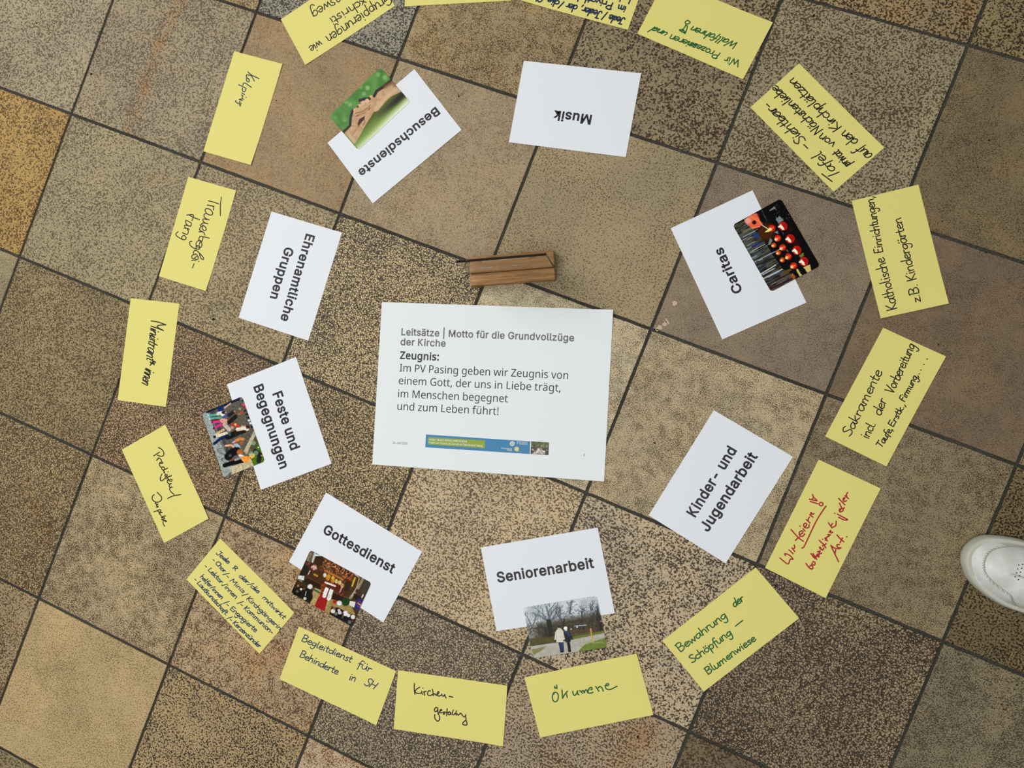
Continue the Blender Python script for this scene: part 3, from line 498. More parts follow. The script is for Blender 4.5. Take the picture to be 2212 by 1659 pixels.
# ---- handwriting: one-stroke letters (x height 1) --------------------------------
GL = {
 'a':(.95,".8,.85 .5,1 .15,.8 .08,.35 .3,0 .6,.2 .8,.9|.82,.95 .78,.3 .95,.02"), 'b':(.85,".12,1.9 .12,.9 .12,.05|.12,.6 .4,1 .75,.8 .72,.2 .4,0 .12,.2"),
 'c':(.75,".7,.85 .4,1 .1,.7 .12,.25 .4,0 .72,.15"), 'd':(.95,".8,.8 .5,1 .12,.75 .12,.25 .4,0 .7,.3 .82,.8|.85,1.9 .8,.8 .88,.02"),
 'e':(.8,".1,.5 .6,.6 .68,.85 .4,1.02 .12,.7 .12,.25 .4,0 .78,.2"), 'f':(.6,".7,1.75 .45,1.85 .28,1.5 .25,.6 .22,-.5|.02,.95 .55,1"),
 'g':(.9,".75,.85 .45,1 .1,.7 .15,.25 .45,.15 .72,.5|.78,.95 .75,.1 .6,-.7 .3,-.85 .08,-.55"), 'h':(.9,".12,1.9 .12,.9 .12,0|.12,.6 .4,1 .68,.9 .72,.4 .75,0"),
 'i':(.4,".18,.95 .18,.4 .24,0|.2,1.4 .22,1.47"), 'j':(.45,".25,.95 .25,0 .15,-.7 -.1,-.8|.27,1.4 .29,1.47"),
 'k':(.8,".12,1.9 .12,.9 .12,0|.65,1 .14,.45 .14,.45 .7,0"), 'l':(.45,".15,1.9 .13,.9 .18,.15 .4,.05"),
 'm':(1.35,".1,.95 .12,.5 .12,0|.12,.6 .35,1 .55,.85 .58,0|.58,.6 .85,1 1.05,.85 1.08,.3 1.15,0"), 'n':(.9,".1,.95 .12,.5 .12,0|.12,.6 .42,1 .68,.85 .7,.3 .78,0"),
 'o':(.85,".45,1 .15,.8 .1,.35 .4,0 .72,.25 .75,.7 .5,1"), 'p':(.9,".12,1 .12,0 .1,-.85|.12,.65 .42,1 .75,.75 .7,.2 .4,.02 .13,.25"),
 'r':(.65,".1,.95 .14,.5 .14,0|.14,.55 .32,.95 .6,.9"), 's':(.65,".58,.88 .3,1 .14,.75 .5,.4 .45,.05 .08,.08"), 't':(.6,".25,1.6 .23,.8 .28,.1 .55,.08|.0,1 .55,1.03"),
 'u':(.9,".1,.95 .1,.3 .3,0 .6,.2 .72,.9|.75,.95 .74,.3 .85,0"), 'v':(.8,".05,.95 .35,0 .35,0 .7,.98"), 'w':(1.1,".05,.95 .28,.02 .28,.02 .52,.85 .52,.85 .78,.02 .78,.02 1.02,.98"),
 'x':(.8,".08,.95 .7,0|.68,.98 .05,0"), 'z':(.75,".1,.95 .65,.95 .65,.95 .08,.02 .08,.02 .7,.05"),
 'A':(1.2,".05,0 .55,1.8 .55,1.8 1.05,0|.25,.65 .9,.7"), 'B':(1.05,".15,1.8 .13,.9 .15,0|.02,1.75 .5,1.85 .85,1.5 .55,1 .3,.95|.3,.95 .8,.85 .9,.35 .55,0 .15,.03"),
 'C':(1.0,".9,1.6 .55,1.85 .15,1.4 .12,.5 .45,0 .95,.2"), 'E':(.95,".85,1.75 .15,1.75 .15,1.75 .13,.9 .15,.05 .15,.05 .9,.08|.14,.95 .7,.95"),
 'F':(.9,".9,1.78 .15,1.75 .15,1.75 .13,.9 .15,0|.0,.95 .7,.95"), 'G':(1.1,"1,1.5 .65,1.85 .2,1.5 .1,.8 .35,.05 .8,.1 1,.7|.65,.75 1.05,.8"),
 'H':(1.05,".12,1.8 .12,0|.95,1.8 .9,0|.12,.9 .95,.95"), 'I':(.6,".3,1.8 .3,0"), 'J':(.9,".75,1.8 .7,.6 .5,0 .2,0 .08,.3|.3,1.8 .95,1.8"),
 'K':(1.0,".15,1.8 .13,.9 .15,0|.9,1.8 .18,.85 .18,.85 .95,0"), 'L':(.9,".2,1.8 .15,.9 .15,.05 .15,.05 .85,.05"),
 'M':(1.5,".08,0 .25,1.8 .25,1.8 .7,.5 .7,.5 1.2,1.8 1.2,1.8 1.35,0"), 'N':(1.15,".12,0 .15,1.8 .15,1.8 .9,.05 .9,.05 .95,1.85"),
 'P':(1.0,".18,1.8 .15,.9 .12,0|.02,1.65 .5,1.85 .95,1.5 .7,.95 .2,.85"), 'R':(1.05,".18,1.8 .15,.9 .12,0|.02,1.65 .5,1.85 .95,1.5 .7,.95 .2,.85|.35,.85 .95,0"),
 'S':(.95,".9,1.6 .55,1.85 .2,1.5 .5,1 .85,.55 .6,.02 .08,.2"), 'T':(1.1,".55,1.75 .52,.9 .5,0|.0,1.8 1.1,1.75"), 'V':(1.0,".05,1.8 .45,0 .45,0 .95,1.85"),
 'W':(1.65,".05,1.8 .4,.02 .4,.02 .8,1.4 .8,1.4 1.15,.02 1.15,.02 1.6,1.85"),
 '-':(.7,".1,.55 .6,.58"), ',':(.4,".25,.15 .08,-.4"), '.':(.35,".15,.05 .17,.08"), '/':(.7,".05,-.2 .65,1.9"), ' ':(.55,""), '!':(.4,".15,1.8 .15,.5|.15,.05 .17,.08"),
 '*':(.9,".1,.9 .75,1.3|.75,.85 .1,1.35|.42,.7 .45,1.55"), ':':(.35,".15,.1 .17,.13|.15,.8 .17,.83")}
for u, bse in (('ä', 'a'), ('ö', 'o'), ('ü', 'u')): GL[u] = (GL[bse][0], GL[bse][1] + '|.25,1.35 .28,1.5|.6,1.35 .63,1.5')
def pts(s): return [tuple(float(q) for q in t.split(',')) for t in s.split()]
def catmull(P, n=5):
    if len(P) < 3: return P
    out = []
    Q = [P[0]] + list(P) + [P[-1]]
    for i in range(1, len(Q) - 2):
        p0, p1, p2, p3 = (np.array(q, float) for q in Q[i - 1:i + 3])
        if np.allclose(p1, p2): continue
        for k in range(n):
            t = k / n
            out.append(tuple(0.5 * (2 * p1 + (p2 - p0) * t + (2 * p0 - 5 * p1 + 4 * p2 - p3) * t * t + (3 * p1 - p0 - 3 * p2 + p3) * t ** 3)))
    out.append(tuple(P[-1])); return out
_rz = [0]
def ribbon(P, w, V, F):
    """flat pen stroke with round ends through floor points P"""
    P = [np.array(p[:2], float) for p in P]
    Q = [P[0]]
    for p in P[1:]:
        if np.linalg.norm(p - Q[-1]) > w * 0.12: Q.append(p)
    if len(Q) == 1: Q.append(Q[0] + np.array([w * 0.3, 0]))
    r = w / 2; n = len(Q); b = len(V); _rz[0] = (_rz[0] + 1) % 24; z = _rz[0] * 5e-6
    for i, p in enumerate(Q):
        d = (Q[min(i + 1, n - 1)] - Q[max(i - 1, 0)]); L = np.linalg.norm(d); d = d / L if L > 1e-9 else np.array([1., 0])
        nn = np.array([-d[1], d[0]]) * r
        zi = z + i * 1.2e-7; V.append(tuple(p + nn) + (zi,)); V.append(tuple(p - nn) + (zi,))
    for i in range(n - 1): F.append((b + 2 * i, b + 2 * i + 1, b + 2 * i + 3, b + 2 * i + 2))
    for i in {0, n - 1} | {k for k in range(1, n - 1) if np.dot(Q[k] - Q[k - 1], Q[k + 1] - Q[k]) < 0.5 * np.linalg.norm(Q[k] - Q[k - 1]) * np.linalg.norm(Q[k + 1] - Q[k])}:
        b = len(V)
        for k in range(8): V.append((Q[i][0] + r * math.cos(k * math.pi / 4), Q[i][1] + r * math.sin(k * math.pi / 4), z - 2e-6 - (i % 9) * 2e-7))
        F.append(tuple(range(b, b + 8)))
RH = random.Random(3)
def write(sheet, cr, ink, words=(), traces='', w=0.0021, smooth=True):
    """words: (text, x0, y0, x1, y1, x height[, slant[, joined]]) in the coordinates of the view cr; traces: hand-traced strokes"""
    V, F = [], []
    for it in words:
        s, x0, y0, x1, y1, xh = it[:6]; sl = it[6] if len(it) > 6 else 0.12; join = it[7] if len(it) > 7 else False
        L = math.hypot(x1 - x0, y1 - y0); d = ((x1 - x0) / L, (y1 - y0) / L); up = (d[1], -d[0])
        adv = sum(GL[ch][0] for ch in s) - 0.1; k = L / adv; x = 0.0; prev = None
        for ch in s:
            g = GL[ch]; hk = xh * RH.uniform(.93, 1.07); by = RH.uniform(-.05, .05) * xh
            for si, st in enumerate([q for q in g[1].split('|') if q]):
                Q = []
                for (px, py) in pts(st):
                    a = (x + px) * k + py * hk * sl; q = py * hk + by
                    Q.append((x0 + d[0] * a + up[0] * q, y0 + d[1] * a + up[1] * q))
                if join and si == 0 and prev is not None and ch.islower(): 
                    first = pts(st)[0]
                    if first[1] < 1.2: Q = [prev] + Q
                ribbon([unproject(*cr(*q)) for q in catmull(Q)], w, V, F)
            if ch.islower():
                lastst = [q for q in g[1].split('|') if q]; lastst = lastst[0] if ch in 'ijäöü' and ch != 'ü' else lastst[-1] if ch not in 'äöü' else lastst[1]
                px, py = pts(lastst)[-1]; a = (x + px) * k + py * hk * sl; q = py * hk + by
                prev = (x0 + d[0] * a + up[0] * q, y0 + d[1] * a + up[1] * q) if py < .6 else None
            else: prev = None
            x += g[0]
    for st in traces.replace('\n', ' ').split(';'):
        P = pts(st)
        if P: ribbon([unproject(*cr(*q)) for q in (catmull(P) if smooth else P)], w, V, F)
    return V, F
def handwriting(sheet, ink, *parts):
    VV, FF = [], []
    for (V, F) in parts:
        k = len(VV); VV += V; FF += [tuple(k + i for i in f) for f in F]
    sheet.add('handwriting', VV, FF, M_INK[ink])

# ------------------------------------------------------------------ the centre sheet
A3 = Sheet('poster', [(825.2,652.3),(1324,670.8),(1305.6,1039),(804.4,1003)], .420, .297, M_CREAM,
           'large white printed sheet in the middle, headed Leitsätze, with a blue footer banner', 'sheet of paper', z=0.0006, lifts=(0, .004, .001, .0))
print_lines(A3, 'heading', [("Leitsätze | Motto für die Grundvollzüge", (867,724), (1240,737.3), 14.6), ("der Kirche", (865.2,745.4), (962.7,748.9), 14.6)], M_TONER_GREY, .07)
print_lines(A3, 'lettering', [("Zeugnis:", (864,775), (948,778.6), 15.6)], M_TONER_SOFT, .085, font=1)
print_lines(A3, 'lettering', [("Im PV Pasing geben wir Zeugnis von", (863.4,802.4), (1227,819), 16.3), ("einem Gott, der uns in Liebe trägt,", (861.4,829.8), (1210.6,846), 16.3),
                              ("im Menschen begegnet", (860,858), (1096.8,869.4), 16.3), ("und zum Leben führt!", (858.4,885.3), (1076.6,896.7), 16.3)], M_TONER_SOFT, 0.0, font=1)
print_lines(A3, 'date', [("26. Juni 2026", (848.2,958.5), (880.4,960.4), 5.2)], M_TONER_PALE, 0.02)
print_lines(A3, 'page_number', [("2", (1260.3,985), (1262.9,985.2), 5)], M_TONER_GREY, 0.03)
def flat_poly(sheet, name, px, mat, label=None, eps=None, parent=None):
    V = [tuple(unproject(*q))[:2] for q in px]
    return sheet.add(name, V, [tuple(range(len(V)))[::-1]], mat, eps=eps, label=label)
ban = flat_poly(A3, 'banner', [(920.4,938.5),(1145.6,953.4),(1144.3,980.8),(918.9,966.1)], material('banner_blue', (68,130,172), .6), 'blue printed footer banner', eps=.00012)
fld = flat_poly(A3, 'banner_field', [(925.4,944),(1048.2,951.6),(1047.2,968.1),(924.7,960)], material('banner_green', (146,164,58), .6), 'olive green text field', eps=.00020)
M_PW = material('paper_print_white', (232,236,226), .6)
t1 = print_lines(A3, 'banner_text', [("hinüber | DAMIT KIRCHE ANDERS WIRD", (926.7,951), (1008.7,956), 4.0), ("Projekt zur Pastoral der Zukunft im Pfarrverband Pasing", (926.5,957.6), (1042.4,965.2), 4.2)], M_PW, .05)
t2 = print_lines(A3, 'banner_text', [("PFARRVERBAND", (1082,969.6), (1106,971.2), 2.6), ("PASING", (1095,973.6), (1106,974.4), 2.6), ("MARIA SCHUTZ", (1116.8,955.4), (1140,957), 2.4), ("ST. HILDEGARD", (1116.5,959.2), (1139.6,960.8), 2.4)], M_PW, .06)
def rosette(cx, cy, r, mat, hub):
    V, F = [], []
    for k in range(12):
        a = k * math.pi / 6; b = len(V)
        for rr, da in ((.38, -.10), (.78, -.22), (1.0, -.10), (1.0, .10), (.78, .22), (.38, .10)):
            p = unproject(cx + r * rr * math.cos(a + da), cy + r * rr * math.sin(a + da)); V.append((p.x, p.y))
        F.append(tuple(range(b, b + 6))[::-1])
    b = len(V)
    for k in range(12):
        p = unproject(cx + r * hub * math.cos(k * math.pi / 6), cy + r * hub * math.sin(k * math.pi / 6)); V.append((p.x, p.y))
    F.append(tuple(range(b, b + 12))[::-1])
    return A3.add('rosette', V, F, mat)
r1 = rosette(1106.6, 958.2, 5.6, M_PW, .26)
sq = flat_poly(A3, 'emblem_square', [(1111.2,964.2),(1121.8,965),(1121.4,975.8),(1110.8,975)], material('emblem_olive', (122,148,70), .6), 'olive green emblem square', eps=.00022)
r2 = rosette(1116.4, 969.9, 5.0, material('emblem_cream', (236,236,190), .6), .34)

# ------------------------------------------------------------------ white theme sheets (A5)
A5G = 'white theme sheets around the centre'
def a5(corners, label, lines, z=.0005):
    s = Sheet('theme_sheet', corners, .210, .148, M_WHITE, label, 'sheet of paper', A5G, z=z)
    print_lines(s, 'lettering', [(t, a, b, c * .93) for t, a, b, c in lines], M_TONER)
    return s
# corners are listed from the reading top left, clockwise
S_BESUCH = a5([(997.6,280.5),(805,441),(707,308.9),(896,148.1)], 'white sheet printed Besuchsdienste, lying upside down under the hands photo', [("Besuchsdienste", (941.1,230.9), (772.8,370.1), 19)])
S_MUSIK = a5([(1352.7,340),(1098,307.5),(1130.4,131.1),(1386.6,158.2)], 'white sheet printed Musik, upside down with no photo on it', [("Musik", (1279.2,249.4), (1197.5,239.2), 21.5)])
S_CARITAS = a5([(1560.8,734),(1448,492.8),(1625.5,410),(1741.9,654.8)], 'white sheet printed Caritas under the red candles photo', [("Caritas", (1603.8,629), (1559.5,533.5), 21.5)])
S_KINDER = a5([(1401.3,1113.7),(1542.5,885.3),(1712.8,985.8),(1567,1218)], 'white sheet printed Kinder- und Jugendarbeit, right of the centre sheet',
   [("Kinder- und", (1501.3,1118.2), (1591.6,973.2), 24), ("Jugendarbeit", (1529.1,1150), (1637,985.5), 24)])
S_SENIOR = a5([(1038.6,1182),(1291,1139),(1327.8,1325),(1073.5,1363.8)], 'white sheet printed Seniorenarbeit, below the centre sheet', [("Seniorenarbeit", (1075.3,1258), (1284.3,1225.6), 23)])
S_GOTTES = a5([(704.4,1063.5),(913.3,1190.9),(827.7,1345.3),(623.4,1213.7)], 'white sheet printed Gottesdienst under the church altar photo', [("Gottesdienst", (696.6,1149.9), (847.5,1239), 21.5)])
S_FESTE = a5([(639.8,771.4),(716.6,1001.5),(564,1058.7),(490,829.5)], 'white sheet printed Feste und Begegnungen under the street crowd photo',
   [("Feste und", (589.2,850.9), (629,973.4), 22), ("Begegnungen", (548,835.7), (605.7,1013.7), 22)])
S_EHREN = a5([(739,503),(666.5,737.3),(515.7,686.5),(586.2,455.6)], 'white sheet printed Ehrenamtliche Gruppen, left of the centre sheet',
   [("Ehrenamtliche", (662.2,504.4), (606.2,691), 20.5), ("Gruppen", (616.8,532.8), (583.7,642.9), 20.5)])

# ------------------------------------------------------------------ yellow cards with handwriting
YG = 'yellow handwritten cards in the outer ring'
def card(corners, label, lifts=(0, 0, 0, 0), z=.0004, anchor=None):
    return Sheet('note_card', corners, .200, .105, M_YELLOW, label, 'card', YG, z=z, lifts=lifts, thick=.0003, anchor=anchor)
def anchored(p0, p1, side):
    """card known by two neighbouring pixel corners p0 -> p1 (long edge) lying on one side of it"""
    A, B = unproject(*p0), unproject(*p1); d = (B - A).normalized(); n = Vector((-d.y, d.x, 0)) * side
    c = A + d * .1 + n * .0525
    return Vector((c.x, c.y)), math.atan2(d.y, d.x)

# Kolping
s = card([(610.8,138),(543,358.7),(439.2,327.8),(506.3,108.9)], 'yellow card reading Kolping in dark ink, left of the hands photo', lifts=(.001, .002, 0, 0))
handwriting(s, 'navy', write(s, crop(500,145,10.014), 'navy', traces="""358,105 430,170 510,210 600,252;498,304 470,250 432,190 400,182 345,168 320,190 330,220 350,245;350,245 325,255 330,295 365,322 392,305 380,265 350,240;
 434,442 370,395 310,352 262,352 248,395;158,384 230,415 312,458;312,458 300,520 265,536 240,505 240,455;225,560 285,598;316,652 322,660;218,605 250,625 235,660 260,705;250,690 170,700 205,712 235,730;188,742 166,780 180,820 206,800 205,770;205,800 190,852;105,728 88,745 142,788""", w=.0019))

# Trauerbegleitung
s = card([(510.9,412.2),(445.6,629),(343.5,597.3),(407.6,381.5)], 'yellow card reading Trauerbeglei-tung, beside the sheet Ehrenamtliche Gruppen', lifts=(.001, .0015, 0, .001))
handwriting(s, 'black', write(s, crop(370,415,5.6), 'black', traces="""608,64 596,170 596,286;450,106 515,122 578,144;436,156 480,166 520,172;490,166 515,185 510,218;480,215 440,200 412,210 420,245 455,275 495,275 502,250 480,218;430,262 400,268 400,300 430,325 460,336;
 430,335 390,325 385,350 410,372 444,384;415,375 375,378 352,408;385,395 375,440 400,465 424,455 415,425 385,408 355,425 345,455 372,478;335,482 370,480 395,490 405,520;462,558 400,542 350,535;385,545 375,590 345,590 335,560 352,540;
 372,600 340,585 305,610 305,650 335,670 368,660 372,625 355,605 340,630;340,648 305,650 305,685 340,692 348,665 330,645;335,690 290,685 240,655 222,615 232,598 252,598;270,750 275,715 300,705 340,735 390,795 385,815 360,800 340,740;
 295,745 325,780 325,810 300,815 285,795 310,780;290,755 255,765 250,795 275,805;248,826 280,822 298,832;332,836 335,841;278,866 258,918;188,278 270,278 252,345;222,282 285,312 342,334;245,376 200,350 175,345 180,380 205,405 232,415;245,385 232,412 165,400 175,440;
 155,436 200,440 218,455;195,445 208,480 190,512 135,490;182,555 160,525 130,540 130,570 160,578 182,560;155,576 110,560 62,525 62,500 86,480""", w=.0019))

# Ministrant*innen
s = card([(389.1,655.6),(359.5,879.5),(254,865),(281.5,643.4)], 'yellow card reading Ministrant*innen, left of the sheet Feste und Begegnungen', lifts=(0, .001, 0, 0))
handwriting(s, 'black', write(s, crop(240,640,3.967), 'black', [("inistrant", 342,262, 304,538, 50, .35, True), ("innen", 300,608, 266,742, 50, .3, True)],
   traces="345,212 400,220 472,245;472,245 420,248 395,262 450,294;450,294 400,275 345,256;372,558 335,592;335,562 372,588;340,574 376,574", w=.0021))
# Predigten / Impulse
s = card([(451.9-93.7,916.2),(451.9,1119.2),(354.4,1173.7),(263.3,971.9)], 'yellow card reading Predigten/Impulse, below left of the street crowd photo', lifts=(.001, .002, 0, 0))
handwriting(s, 'black', write(s, crop(320,955,7.32), 'black', traces="""90,218 140,185 186,158;166,86 205,105 242,145 252,190 235,220 190,222 145,205;132,288 165,262;150,275 170,248 195,262 215,298;190,335 232,335 225,315 190,325 178,350 190,380 207,398;
 250,395 222,395 218,425 240,445 262,435 258,405 240,392;245,440 280,428 310,410;245,458 262,470 252,480 266,492;316,466 319,470;300,520 275,510 270,535 300,540 305,515;290,540 250,590 210,612 194,590 200,550 222,504;282,582 320,550 372,530;300,545 325,590;
 325,600 370,620 378,590 345,585 312,600 308,635 335,660 370,656;345,672 335,700 355,715 385,712;360,715 342,740 360,780 412,828;312,890 400,850 522,828""", w=.0019),
 write(s, crop(320,1060,11.2), 'black', traces="""220,35 280,95 328,155 325,220 270,268 190,276 125,235 100,180 115,125 155,95;190,290 175,305 205,325 240,325;240,325 215,345 205,370 250,380;250,385 208,408;142,512 200,490 275,458;275,458 310,470 300,510 262,515 235,490;345,525 290,532 270,555 300,575 318,610;
 425,608 350,625 325,645 370,650 405,665 385,690;385,690 335,685 345,712;375,715 410,735 445,745 430,722 385,722 362,750 375,810 405,862""", w=.0019))

# Jede/r der/die mitwirkt (dense blue)
s = card([(476,1163),(637.3,1322.5),(560.6,1413.7),(402.5,1250.4)], 'yellow card with five dense lines of blue writing, left of the altar photo', lifts=(.0005, .001, 0, 0))
c1 = crop(390,1150,4.88)
handwriting(s, 'blue', write(s, c1, 'blue', [("Jede", 372,222, 500,332, 27, .1, True), ("R", 548,378, 580,402, 22), ("der/die", 612,462, 812,642, 27, .25, True), ("mitwirkt", 858,690, 1082,912, 27, .25, True),
   ("- Chor", 330,290, 458,424, 25, .1), ("/- Minis", 448,440, 655,640, 26, .2), ("/ Kirchgängerin", 650,660, 1042,1032, 27, .15),
   ("- Lektor./innen", 248,356, 578,700, 27, .1), ("/- Kommunion-", 600,745, 958,1072, 29, .15),
   ("helfer/innen", 205,470, 430,705, 25, .1), ("/- Engagierte", 450,745, 785,1052, 29, .1),
   ("- Lautkundschaft.", 138,496, 480,875, 26, .15), ("/- Kerzenzünder", 490,905, 826,1218, 27, .15)], w=.0016))
# Begleitdienst
s = card([(645.7,1353),(856.3,1449),(812.8,1565.6),(604.4,1466.8)], 'yellow card reading Begleitdienst für Behinderte in SH in blue', lifts=(0, .0005, .001, 0), z=.0007)
handwriting(s, 'blue', write(s, crop(590,1340,4.532), 'blue', [("Begleitdienst", 274,198, 757,410, 36, .1), ("für", 820,452, 952,506, 40, .05), ("Behinderte", 256,352, 625,530, 37, .05), ("in", 738,578, 800,600, 40, .1), ("SH", 882,624, 985,672, 42, .25)], w=.0017))
# Kirchengestaltung
s = card([(858.9,1447),(1096.8,1480.3),(1088,1612),(850,1574.4)], 'yellow card reading Kirchen-gestaltung in black, at the bottom', lifts=(0, .001, .002, 0))
handwriting(s, 'black', write(s, crop(885,1470,9.067), 'black', traces="""95,55 90,160 104,268;200,128 140,165 106,215 140,248 200,250 240,235;238,205 240,235 250,268;258,145 262,150;278,215 285,250 292,290;285,240 300,212 325,212;408,205 375,200 352,235 360,280 400,292 440,275;445,168 458,230 460,296;458,280 485,258 505,265 515,290;
 515,290 560,260 575,225 560,215 540,250 545,290 580,302 620,285;628,262 635,290 665,305 685,275;690,272 695,305 714,340;775,308 848,325;
 545,535 515,525 485,565 490,600 525,605 552,560;552,545 555,620 580,690 588,740 570,785 535,790 500,745 488,705 496,665;552,655 600,600 632,575 610,565 590,600 600,630 650,622 690,612;690,612 665,640 690,650 660,660;735,550 728,620 725,688;690,620 745,620 780,610;800,620 765,620 755,660 785,668 805,630 810,665;
 855,575 835,640 850,672 890,650;915,590 905,640 912,678;880,645 930,650 950,675 975,660 990,640 1010,645 1040,690 1070,710;1095,668 1095,690 1065,712;1095,668 1105,770 1125,850 1100,872 1042,855 1050,815 1105,775""", w=.0019))

# Oekumene
s = card([(1132.4,1462.5),(1375.4,1411),(1411.4,1543.6),(1167,1593.4)], 'yellow card reading Ökumene in green, just below the walking couple photo', lifts=(.0005, .002, .001, 0))
handwriting(s, 'green', write(s, crop(1185,1470,7.94), 'green', traces="""98,228 72,240 66,300 85,350 120,362 152,340 168,280 158,225 125,200 92,205 72,240;100,98 112,134 132,112;138,75 146,138;230,160 236,235 240,305;240,305 275,240 325,182;285,225 305,225 322,290;415,182 425,235 450,252 478,225 496,175;496,175 500,225 520,242;
 532,172 558,190 582,218;560,190 585,172 600,178 612,210;612,210 630,165 650,158 660,175 672,210;720,155 745,150 740,118 705,125 680,165 680,205 715,218 762,198;808,98 835,140 862,182;852,125 880,100 915,125 938,180;968,85 1020,85 1030,55 1000,55 975,90 985,135 1030,155 1090,140 1175,95""", w=.0021))

# Bewahrung der Schoepfung
s = card([(1430.4,1384.6),(1633,1224.3),(1725.9,1335.2),(1520.3,1494.2)], 'yellow card with green writing Bewahrung der Schöpfung - Blumenwiese', lifts=(0, 0, .001, .0005))
handwriting(s, 'green', write(s, crop(1400,1210,3.1725), 'green', [("Bewahrung", 218,632, 540,390, 31, .0), ("der", 588,324, 655,276, 29, .2), ("Schöpfung", 300,708, 575,508, 29, .0), ("Blumenwiese", 408,786, 738,548, 28, .05)], traces="598,452 648,412", w=.0020))
# Wir feiern
s = card([(1652,1227.6),(1768,992.2),(1903.1,1054.2),(1782.4,1291.4)], 'yellow card with red writing Wir feiern and Gottesdienste jeder Art', lifts=(.0005, 0, .001, .001), z=.0006)
handwriting(s, 'red', write(s, crop(1680,1060,5.6), 'red', traces="""25,812 75,855 125,885 150,830 185,828;185,828 160,795 120,768 82,762 92,782;148,725 185,762;135,716 139,720;170,690 205,735;198,655 205,690 180,700;160,468 205,520 250,568 310,612;212,600 245,570 262,560;
 265,530 300,510 295,485 262,500 265,540 300,550 325,520;305,460 328,488;265,426 268,430;325,440 350,410 335,392 312,410 325,445 370,445 378,410;345,350 390,390;370,375 368,345 380,318;385,290 425,320;400,305 400,262 420,285 438,275;290,692 320,670 400,500 480,340 582,185;
 380,102 470,122;418,45 430,80 410,105;430,75 475,120;390,128 440,145 485,158;548,160 535,180 510,178 502,155 522,140 545,150;
 340,878 370,920 405,948 425,930 405,900 385,915;420,870 412,895 445,895 448,865 425,855;400,760 450,820;425,760 470,830;425,800 460,790;465,800 480,765 500,780 475,790 500,800;480,740 510,730 500,760 530,755;525,700 505,680 515,705 545,715 555,690;500,600 555,650 580,690;540,668 585,640;540,585 543,588;
 575,600 590,570 570,575 600,605;595,560 620,545 605,530 635,535;620,500 640,480 640,510 665,500;612,388 655,450;640,430 660,395;665,440 700,420 705,368;686,270 690,273;720,282 790,320 845,350 800,352 735,320;745,245 765,220 745,222 750,255 785,245 790,225;735,92 810,170;745,150 780,215 805,205;
 790,120 810,85 790,95 800,130 830,120;810,60 855,95;835,80 830,45 845,20;735,858 690,765 640,660;640,660 690,695 750,700;690,765 700,715;745,650 715,655 725,685 765,690;715,535 755,580 798,618;752,628 782,570;832,556 836,558""", w=.0021))

# Sakramente
s = card([(1781.1,943.3),(1907.2,708),(2044.4,768.7),(1914,1008)], 'yellow card reading Sakramente incl. der Vorbereitung in black', lifts=(0, 0, .002, .001))
handwriting(s, 'black', write(s, crop(1740,705,3.1725), 'black', [("Sakramente", 305,760, 525,318, 37, .05), ("incl.", 428,776, 482,672, 36, .0), ("der", 512,616, 556,510, 37, .05), ("Vorbereitung", 598,466, 752,135, 36, .05),
   ("Taufe,", 518,836, 596,708, 26, .1), ("Erstk.,", 600,694, 684,540, 25, .05), ("Firmung,", 676,520, 772,340, 25, .1)], traces="776,326 779,325;788,300 791,299;808,262 811,261;830,225 833,224", w=.0017, ))
# Katholische Einrichtungen
s = card([(1900.6,689.7),(1838.8,434),(1984.8,397.5),(2049.5,655.6)], 'yellow card reading Katholische Einrichtungen, z.B. Kindergärten', lifts=(.001, 0, 0, .002))
handwriting(s, 'black', write(s, crop(1780,390,3.1725), 'black', [("Katholische", 502,880, 412,528, 39, .0), ("Einrichtungen,", 404,492, 336,110, 33, .0), ("z.B.", 660,832, 640,712, 36, .0), ("Kindergärten", 632,680, 524,255, 37, .0)], w=.0017))
# Tafel
s = card([(1801.4,416),(1620.3,232.4),(1725.4,135.4),(1910.2,319.5)], 'yellow card starting Tafel - Sichtbar in black, at upper right', lifts=(0, .0005, .001, .001))
handwriting(s, 'black', write(s, crop(1600,120,5.53), 'black', [("afel", 1140,1365, 955,1150, 72, .25, True), ("Sichtbar-", 788,1015, 345,560, 68, .25, True), ("privat", 1315,1300, 1165,1125, 62, .15, True), ("von", 1140,1055, 975,930, 60, .2, True), ("Nächstenliebe", 985,888, 425,360, 62, .2, True),
   ("auf", 1580,1190, 1440,1080, 72, .3, True), ("den", 1412,1020, 1245,895, 66, .2, True), ("Kirchplätzen", 1212,856, 628,268, 66, .2, True)], traces="968,1415 1030,1460 1092,1508;1176,1392 1110,1420 1045,1442;752,1065 800,1110", w=.0019))
# Wir prozessieren und wallfahren
s = card([(1669.7,48),(1438.1,-49),(1374.7,76),(1606.3,173)], 'yellow card with green writing Wir prozessieren und wallfahren, right of the sheet Musik', lifts=(0, 0, 0, .002))
handwriting(s, 'green', write(s, crop(1380,0,7.9), 'green', [("Wir", 1735,1030, 1490,965, 72, .1), ("Prozessieren", 1400,912, 560,590, 68, .3, True), ("und", 508,568, 275,460, 66, .6, True), ("Wallfahren", 1715,742, 928,452, 68, .55, True)],
   traces="830,350 866,368 868,394 836,412 798,404 794,372 830,352;868,394 874,388;795,430 822,440 824,480 790,575;790,575 690,515 755,500 800,432;755,500 790,575;722,512 792,546", w=.0019))
